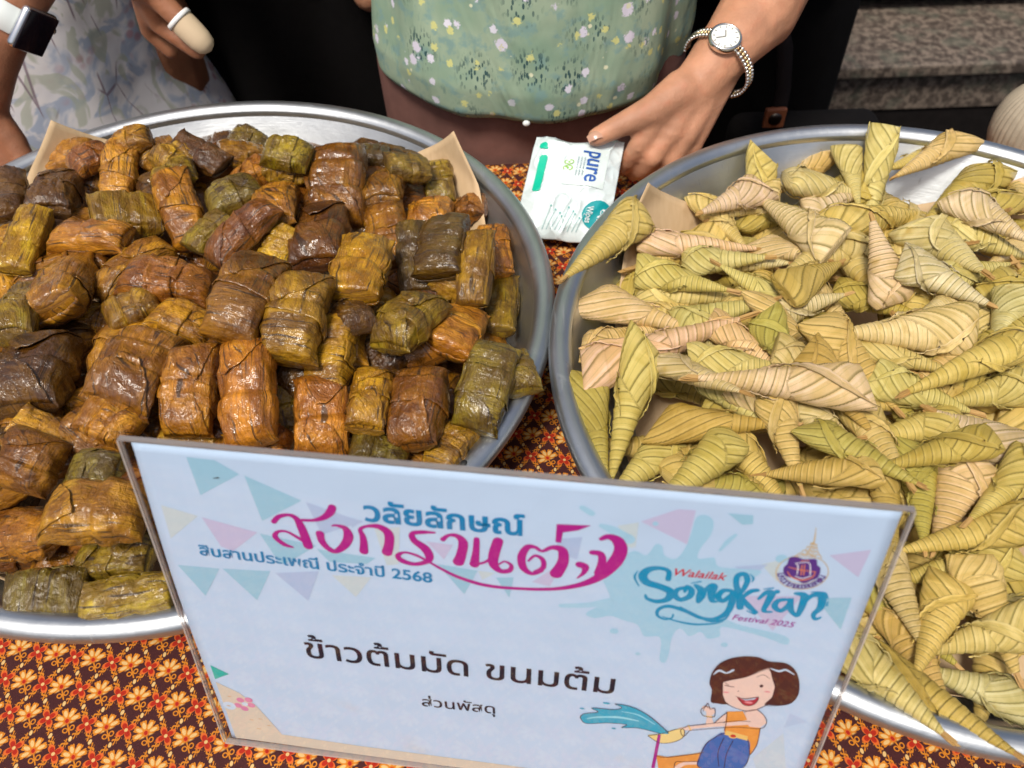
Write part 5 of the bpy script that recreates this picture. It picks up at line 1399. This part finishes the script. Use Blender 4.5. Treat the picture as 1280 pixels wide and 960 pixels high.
fix(garment('blouse', blouseM, P1, [(.052, .033, .785, .136, .128), (.060, .033, .785, .142, .136), (.085, .033, .785, .145, .140), (.13, .034, .787, .144, .139), (.2, .034, .79, .144, .135), (.32, .03, .795, .152, .125), (.45, .03, .80, .17, .11), (.56, .03, .80, .12, .09), (.60, .03, .79, .07, .065)], fold=.0105, nf=9, seed=8), P1)
for s, a, b in ((1, sh, el), (-1, Vector((-.13, .82, .50)), Vector((-.21, .94, .27)))):
    mb = MB(); mb.tube([a + (a - b) * .1, a * .5 + b * .5, a * .12 + b * .88], [.062, .057, .056], 28, False); o = fix(mb.build('sleeve', blouseM, P1), P1)
    so = o.modifiers.new('s', 'SOLIDIFY'); so.thickness = .0015
mb = MB(); ellip(mb, aty(658, 154, .650), (.0034, .0025, .0028), 16); fix(mb.build('pearl_button', Mat('pearl', rough=.2, base=(.78, .8, .78), coat=.6).m, P1), P1)
h0 = (.03, .76, .80); hh = MB(); hairdo(P1, h0); fix([c for c in P1.children if c.name.startswith('hair')][0], P1)
# wrist watch with bead bracelet
steelM = Mat('bright_steel', rough=.18, metal=1, base=(.78, .77, .74)).m; goldM = Mat('pale_gold', rough=.22, metal=1, base=(.85, .66, .36)).m
dialM = Mat('watch_dial', rough=.3, base=(.80, .82, .78), coat=.8).m
wt = empty('wristwatch', wr); tag(wt, 'small round steel wristwatch with beaded bracelet on the wrist above the wipes packet', 'wristwatch')
wa = aty(897, 80, .657); wd_ = (fa - wr).normalized(); face_n = (CAMP - wa).normalized(); face_n = (face_n - wd_ * face_n.dot(wd_)).normalized(); side = wd_.cross(face_n)
FQ = Matrix((side, wd_, face_n)).transposed().to_4x4(); FQ.translation = wa - Vector(wr)
rA = .0300
fc = Vector((-.30, 0, 1)).normalized() * (rA - .001)
FF_ = FQ @ Matrix.Translation(fc) @ Matrix.Rotation(-.28, 4, 'Y')
def lathe_o(name, prof, mat, M, par):
    mb = MB(); mb.lathe(prof, 36); o = mb.build(name, mat, par); o.matrix_local = M; return o
lathe_o('watch_case', [(.0001, -.003), (.0120, -.003), (.0135, 0), (.0135, .0035), (.0128, .0048), (.0116, .0050), (.0112, .0040)], steelM, FF_, wt)
dl = lathe_o('watch_face', [(.0113, .0040), (.0001, .0041)], dialM, FF_, wt)
hm = MB(); 
for a_, l_ in ((.6, .006), (2.4, .008)): hm.box((0, l_ / 2, .0044), (.0004, l_ / 2, .00015), Matrix.Rotation(a_, 4, 'Z'))
for q in range(12): hm.box((0, .0095, .0043), (.0003, .001, .0001), Matrix.Rotation(q * PI / 6, 4, 'Z'))
hm.build('watch_hand', Mat('watch_ink', rough=.4, base=(.15, .14, .12)).m, wt, False).matrix_local = FF_
for k in range(36):
    a_ = -1.95 + k * .115
    if abs(a_ + .30) < .40: continue
    for off, rb, mt in ((-.0030, .0018, steelM), (.0002, .0015, goldM), (.0030, .0018, steelM)):
        mb = MB(); ellip(mb, (0, 0, 0), (rb, rb * 1.1, rb), 10); o = mb.build('bracelet_bead', mt, wt)
        o.matrix_local = FQ @ Matrix.Translation((math.sin(a_) * (rA + .001) , off, math.cos(a_) * (rA + .001)))
# woman in the floral dress, far left
P2 = empty('person', (-.50, .93, -.75)); tag(P2, 'person in a white and blue floral dress at the left edge with a bandaged finger', 'person')
mb = MB(); torso(mb, -.50, .95, .0, .48, .12, .085); head(mb, (-.5, .93, .80))
for s in (-1, 1): limb(mb, [((-.5 + s * .07, .95, .0), .075), ((-.5 + s * .08, .96, -.32), .052), ((-.5 + s * .08, .98, -.68), .035), ((-.5 + s * .09, .9, -.72), .028)])
w2 = aty(12, 16, .705); e2 = aty(95, -130, .76)
limb(mb, [((-.5, .95, .48), .08), ((-.39, .93, .48), .05), (e2 + Vector((.0, .06, .04)), .038), (e2, .036), (aty(48, -62, .73), .029), (w2, .0225), (aty(-13, 82, .685), .022), (aty(-24, 130, .672), .022)])
# its hand rests on the cloth behind the tray
hb = aty(-26, 132, .672)
for q, (a_, l_) in enumerate(((-.5, .07), (-.2, .078), (.1, .072), (.4, .06))):
    kx = hb + Vector((a_ * .05, -.012, -.03)); limb(mb, [(hb, .018), (kx, .012), (kx + Vector((a_ * .02, -.012, -.022)), .0095), (kx + Vector((a_ * .03, -.016, -.045)), .008)])
# right hand hanging with the bandaged finger
h1 = aty(176, -34, .715); f1a, f1b = aty(205, 5, .705), aty(250, 50, .695); f2a, f2b = aty(200, 30, .72), aty(247, 64, .71)
limb(mb, [((-.5, .95, .48), .08), ((-.62, .95, .45), .05)]); 
limb(mb, [((-.39, .93, .46), .045), ((-.36, .90, .30), .038), (h1 + Vector((-.01, .03, .06)), .026), (h1, .024)])
limb(mb, [(h1, .016), (f1a, .0100), ((f1a + f1b) / 2, .0092), (f1b, .0082)]); limb(mb, [(h1, .016), (f2a, .0095), (f2b, .0078)])
limb(mb, [(h1, .014), (aty(188, 38, .735), .009), (aty(214, 64, .735), .0075)]); pass
fix(remesh('body', mb, skinB, P2, .003, 5), P2)
hairdo(P2, (-.5, .93, .80)); fix([c for c in P2.children if c.name.startswith('hair')][0], P2)
DR1 = aty(244, 128, .93).x + .545; DR2 = aty(200, 20, .93).x + .54
fix(garment('dress', dressM, P2, [(-.70, -.56, .97, .36, .20), (-.35, -.55, .95, .28, .18), (-.02, -.545, .93, DR1, .178), (.1, -.54, .93, DR2, .165), (.2, -.53, .94, .15, .14), (.35, -.5, .95, .15, .115), (.5, -.5, .95, .16, .10), (.6, -.5, .94, .07, .07)], fold=.010, nf=6, seed=14), P2)
bandM = Mat('bandage_cloth', rough=.8, base=(.60, .46, .30)).m
mb = MB(); a_, b_ = f1a.lerp(f1b, .42), f1b; d_ = (b_ - a_).normalized()
mb.tube([a_, a_.lerp(b_, .3), a_.lerp(b_, .7), b_, b_ + d_ * .007, b_ + d_ * .0105, b_ + d_ * .012], [.0108, .0112, .0110, .0105, .0088, .005, .0005], 24, False); fix(mb.build('finger_bandage', bandM, P2), P2)
mb = MB(); mb.tube([a_ - d_ * .0022, a_ + d_ * .0015], [.0116, .0122], 24, False); o = fix(mb.build('bandage_edge', Mat('white_tape', rough=.6, base=(.8, .8, .78)).m, P2), P2); o.modifiers.new('s', 'SOLIDIFY').thickness = .001
# smart watch
sw = empty('smartwatch', w2); tag(sw, 'square black-faced smartwatch with white strap at the top left corner', 'smartwatch')
ad = (aty(48, -62, .73) - w2).normalized(); fn_ = (CAMP - w2).normalized(); fn_ = (fn_ - ad * fn_.dot(ad)).normalized(); sd2 = ad.cross(fn_)
Q = Matrix((sd2, ad, fn_)).transposed().to_4x4()
stM = Mat('white_strap', rough=.5, base=(.70, .75, .73)).m
def rbox(name, h, r, mat, M, par, seg=4):
    bm_ = MB(); bm_.box((0, 0, 0), h); o = bm_.build(name, mat, par, True); o.matrix_local = M
    b = o.modifiers.new('b', 'BEVEL'); b.width = r; b.segments = seg; return o
Rr = .0240; ang_c = 0.75
V = []; F = []
for i in range(60):
    a_ = 2 * PI * i / 60
    for (yy, ro) in ((-.0115, Rr), (-.0105, Rr + .002), (.0105, Rr + .002), (.0115, Rr)): V.append((math.sin(a_) * ro, yy, math.cos(a_) * ro))
F = [(i * 4 + j, ((i + 1) % 60) * 4 + j, ((i + 1) % 60) * 4 + j + 1, i * 4 + j + 1) for i in range(60) for j in range(3)]
o = link('strap', mesh('strap', V, F), stM, sw); o.matrix_local = Q
MC = Q @ Matrix.Rotation(ang_c, 4, 'Y') @ Matrix.Translation((0, 0, Rr + .004))
rbox('watch_case', (.0165, .0190, .0048), .0046, Mat('silver_case', rough=.25, metal=1, base=(.72, .73, .74)).m, MC, sw)
g_ = rbox('watch_glass', (.0150, .0175, .0012), .0011, Mat('black_glass', rough=.12, base=(.012, .009, .014), spec=.5).m, MC @ Matrix.Translation((0, 0, .0046)), sw, 3)
mb = MB(); mb.tube([(.0165, .006, 0), (.0188, .006, 0)], .0032, 16); mb.build('crown', steelM, sw).matrix_local = MC
# two people in black further back
def dark_person(x, y, label, gap, skirt):
    P = empty('person', (x, y, -.75)); tag(P, label, 'person'); mb = MB()
    torso(mb, x, y, .12, .60, .14, .09); head(mb, (x, y - .02, .90))
    for s in (-1, 1):
        limb(mb, [((x + s * .08, y, .1), .075), ((x + s * gap, y, -.32), .052), ((x + s * gap, y + .02, -.68), .035), ((x + s * gap, y - .08, -.72), .028)])
        limb(mb, [((x + s * .12, y, .6), .055), ((x + s * .24, y + .03, .36), .04), ((x + s * .2, y - .02, .14), .024)])
    fix(remesh('body', mb, skinB, P, .008, 3), P); hairdo(P, (x, y - .02, .90)); fix([c for c in P.children if c.name.startswith('hair')][0], P)
    fix(garment('shirt', blackM, P, [(.02, x, y, .17, .13), (.2, x, y, .165, .12), (.5, x, y, .18, .11), (.66, x, y, .1, .09), (.7, x, y, .07, .07)], seed=5), P)
    if skirt: fix(garment('skirt', blackM, P, [(-.70, x, y, .34, .2), (-.3, x, y, .26, .17), (.05, x, y, .175, .13), (.15, x, y, .15, .11)], fold=.012, seed=6), P)
    else:
        mb = MB()
        for s in (-1, 1): limb(mb, [((x + s * .075, y, .1), .10), ((x + s * gap, y, -.32), .088), ((x + s * gap, y + .02, -.68), .08)])
        fix(remesh('trousers', mb, blackM, P, .008, 3), P)
    return P
dark_person(-.26, 1.12, 'person in a black skirt in the dark gap between floral dress and green blouse', .09, True)
dark_person(.285, 1.06, 'person in black trousers standing in front of the granite steps behind the right tray', .088, False)
# shoulder bag strap with a leather tab
bagS = empty('shoulder_bag', (.28, .9, 0)); tag(bagS, 'dark shoulder bag strap with a brown leather tab hanging behind the watch arm', 'bag strap')
pts = [aty(*p) for p in ((940, -60, .84), (958, -8, .83), (974, 18, .82), (982, 60, .82), (980, 110, .82), (973, 150, .82), (970, 190, .82))]
V = []; F = []
for i, p in enumerate(pts):
    for dx, dy in ((-.0085, 0), (.0085, .002), (.0085, .005), (-.0085, .003)): V.append(p + Vector((dx, dy, 0)))
F = [(i * 4 + j, i * 4 + (j + 1) % 4, (i + 1) * 4 + (j + 1) % 4, (i + 1) * 4 + j) for i in range(len(pts) - 1) for j in range(4)]
o = fix(link('strap', mesh('strap', V, F), cloth_plain('strap_web', (.018, .014, .014), .6), bagS), bagS); 
c_ = aty(968, 147, .815); mb = MB(); mb.box((0, 0, 0), (.012, .003, .012)); o = mb.build('leather_tab', Mat('tan_leather', rough=.45, base=(.20, .065, .028)).m, bagS, False); o.location = c_ - Vector(bagS.location); bv = o.modifiers.new('b', 'BEVEL'); bv.width = .002; bv.segments = 2
mb = MB(); mb.lathe([(.0001, .002), (.006, .002), (.0075, 0)], 24); o = mb.build('snap', Mat('dark_metal', rough=.35, metal=1, base=(.08, .07, .06)).m, bagS); o.location = c_ - Vector(bagS.location) + Vector((0, -.0034, 0)); o.rotation_euler = (PI / 2, 0, 0)
mb = MB(); c_ = aty(972, 230, .83); mb.box((0, 0, 0), (.09, .035, .07)); o = mb.build('bag_body', cloth_plain('bag_cloth', (.006, .005, .005), .8), bagS, True); o.location = Vector((.36, .86, -.16)) - Vector(bagS.location); bv = o.modifiers.new('b', 'BEVEL'); bv.width = .02; bv.segments = 4
# ribbed pouch at the right edge
rp = empty('ribbed_pouch', aty(1293, 158, .66)); tag(rp, 'ribbed beige knitted pouch at the right edge behind the tray', 'pouch')
V = []; n, m_ = 120, 28
for i in range(m_ + 1):
    ph = PI * i / m_
    for k in range(n):
        t = 2 * PI * k / n; r_ = .033 * (1 + .035 * math.cos(k * PI * 2 / 3)) * math.sin(ph) ** .8
        V.append((r_ * math.cos(t) * 1.1, r_ * math.sin(t), .042 * math.cos(ph)))
o = link('pouch_body', mesh('pouch_body', V, [(i * n + k, (i + 1) * n + k, (i + 1) * n + (k + 1) % n, i * n + (k + 1) % n) for i in range(m_) for k in range(n)]), cloth_plain('beige_knit', (.42, .36, .27)), rp)
mb = MB(); mb.lathe([(.0001, .003), (.005, .002), (.006, 0)], 20); o = mb.build('button', Mat('button_brown', rough=.4, base=(.2, .13, .08)).m, rp); o.location = (-.006, -.02, .036); o.rotation_euler = (.6, 0, 0)

# ------------------------------------------------------------------ packet of wipes
wp = empty('wipes_packet', (0, 0, 0)); tag(wp, 'soft white packet of wipes with green and blue print held between the trays', 'packet of wipes')
C4 = [at(671, 170, .058), at(781, 177, .056), at(757, 306, .012), at(640, 296, .012)]
nrm_ = ((C4[1] - C4[0]).cross(C4[0] - C4[3])).normalized(); nrm_ = nrm_ if nrm_.z > 0 else -nrm_
def wipe(u, v, off=0.0):
    p = C4[0] * (1 - u) * (1 - v) + C4[1] * u * (1 - v) + C4[2] * u * v + C4[3] * (1 - u) * v
    e = (1 - abs(2 * u - 1) ** 3) ; f = (1 - abs(2 * v - 1) ** 6) 
    w = float(vnoise(np.array([[u, v]]), 5, 31)[0]) * .0022 + (1 - abs(float(vnoise(np.array([[u * 1.0 + v * .6, v * .7 - u * .4]]), 7, 12)[0]))) ** 3 * .0022 + .0018 * math.sin(v * 9 + u * 4) * math.exp(-((v - .1) / .12) ** 2)
    sag = -.004 * math.exp(-((u - .45) / .22) ** 2) * max(0, 1 - v / .12)
    q = p + nrm_ * (.010 * e * f + w + off); q += (C4[0] - C4[3]).normalized() * sag * 1.2
    return q
V = []; F = []; nn_ = 110
for j in range(nn_ + 1):
    for i in range(nn_ + 1): V.append(wipe(i / nn_, j / nn_))
for j in range(nn_):
    for i in range(nn_):
        k = j * (nn_ + 1) + i; F.append((k + nn_ + 1, k + nn_ + 2, k + 1, k))
b0 = len(V)
for j in range(nn_ + 1):
    for i in range(nn_ + 1):
        u, v = i / nn_, j / nn_; p = wipe(u, v); e = (1 - abs(2 * u - 1) ** 3) * (1 - abs(2 * v - 1) ** 6); V.append(p - nrm_ * (.022 * e + .0006))
for j in range(nn_):
    for i in range(nn_):
        k = b0 + j * (nn_ + 1) + i; F.append((k, k + 1, k + nn_ + 2, k + nn_ + 1))
for i in range(nn_):
    F.append((i, i + 1, b0 + i + 1, b0 + i)); k = nn_ * (nn_ + 1) + i; F.append((k + 1, k, b0 + k, b0 + k + 1))
    k = i * (nn_ + 1); F.append((k + nn_ + 1, k, b0 + k, b0 + k + nn_ + 1)); k += nn_; F.append((k, k + nn_ + 1, b0 + k + nn_ + 1, b0 + k))
filmM = Mat('wipes_film', rough=.28, coat=.3, base=(.66, .76, .76)); nf_ = filmM.noise(filmM.coord(), 40, 4)
_, vv, _ = filmM.sep(filmM.coord()); filmM.col(filmM.mix(nf_, (.62, .74, .74), (.74, .80, .81))); filmM.nrm(filmM.bump(X(filmM.nt, filmM.voro(filmM.coord(), 85).outputs[0]), .004, .5, filmM.bump(nf_, .003, .6)))
link('film', mesh('film', V, F), filmM.m, wp)
WL = [0]
def wprint(name, pts, c, lab=None):
    WL[0] += 1; off = .0009 + WL[0] * .00001
    tri = mathutils.geometry.tessellate_polygon([[Vector((p[0], p[1], 0)) for p in pts]])
    # split finely so that it follows the film
    import bmesh
    bm = bmesh.new(); vs = [bm.verts.new((p[0], p[1], 0)) for p in pts]
    for t in tri:
        try: bm.faces.new([vs[k] for k in t])
        except ValueError: pass
    for _ in range(3):
        es = [e for e in bm.edges if e.calc_length() > .05]
        if es: bmesh.ops.subdivide_edges(bm, edges=es, cuts=1)
    bmesh.ops.triangulate(bm, faces=bm.faces)
    for v in bm.verts: v.co = wipe(v.co.x, v.co.y, off)
    me = bpy.data.meshes.new(name); bm.to_mesh(me); bm.free()
    o = link(name, me, ink('film_' + name + '%d' % WL[0], c), wp)
    if lab: o['label'] = lab
def ell(cx, cy, rx, ry, n=24): return [(cx + rx * math.cos(2 * PI * k / n), cy + ry * math.sin(2 * PI * k / n)) for k in range(n)]
def wtext(body, u0, v0, du, dv, c, off=0.0, per=None):
    """letters run down the packet, tops towards larger u"""
    V, F = text_data(body, off); x0 = min(v[0] for v in V); x1 = max(v[0] for v in V); WL[0] += 1
    VV = [wipe(u0 + v[1] * du, v0 + (v[0] - x0) / (x1 - x0) * dv, .0019 + WL[0] * .00001) for v in V]
    link('lettering', mesh('lettering', VV, F), ink('film_ink%d' % WL[0], c), wp, False)
wprint('pale_panel', [(.40, .13), (.86, .13), (.86, .52), (.40, .50)], (.60, .69, .67))
wtext('pure', .64, .17, .27, .30, (.02, .09, .36), .012)
for q, (u_, v_) in enumerate(((.69, .205), (.70, .43))): wprint('leaf_mark', ell(u_, v_, .022, .012), (.20, .50, .08))
for q in range(3): wtext('sensitive skin', .60 - q * .035, .24, .030, .18, (.12, .2, .25))
for k_, v_ in enumerate((.27, .33)):
    wprint('round_mark', ell(.44, v_ + .02, .055, .028), (.25, .45, .10)); wprint('round_mark', ell(.44, v_ + .02, .043, .020), (.70, .76, .70)); wprint('round_mark', ell(.44, v_ + .02, .022, .011), (.2, .45, .08))
wprint('green_bar', [(.10, .24), (.12, .22), (.17, .22), (.19, .24), (.19, .56), (.17, .58), (.12, .58), (.10, .56)], (.0, .46, .29))
wprint('drop_mark', ell(.115, .13, .045, .035), (.0, .46, .29)); wprint('drop_mark', ell(.15, .155, .028, .012), (.0, .46, .29))
wprint('teal_label', ell(.86, .76, .17, .135), (.0, .28, .31)); wprint('white_flower', ell(.93, .73, .05, .035), (.75, .8, .8)); wprint('white_flower', ell(.90, .79, .05, .035), (.75, .8, .8)); wprint('white_flower', ell(.96, .80, .05, .04), (.74, .79, .79))
wtext('Wipes', .735, .69, .10, .15, (.72, .8, .8), .01)
for q in range(9):
    u0 = .30 + q * .045; wprint('twig_print', [(u0, .93), (u0 + .006, .93), (u0 + .05 + .01 * (q % 3), .72 + .03 * (q % 4)), (u0 + .046 + .01 * (q % 3), .72 + .03 * (q % 4))], (.30, .50, .50))
    wprint('twig_print', ell(u0 + .05 + .01 * (q % 3), .715 + .03 * (q % 4), .010, .008), (.14, .40, .38))
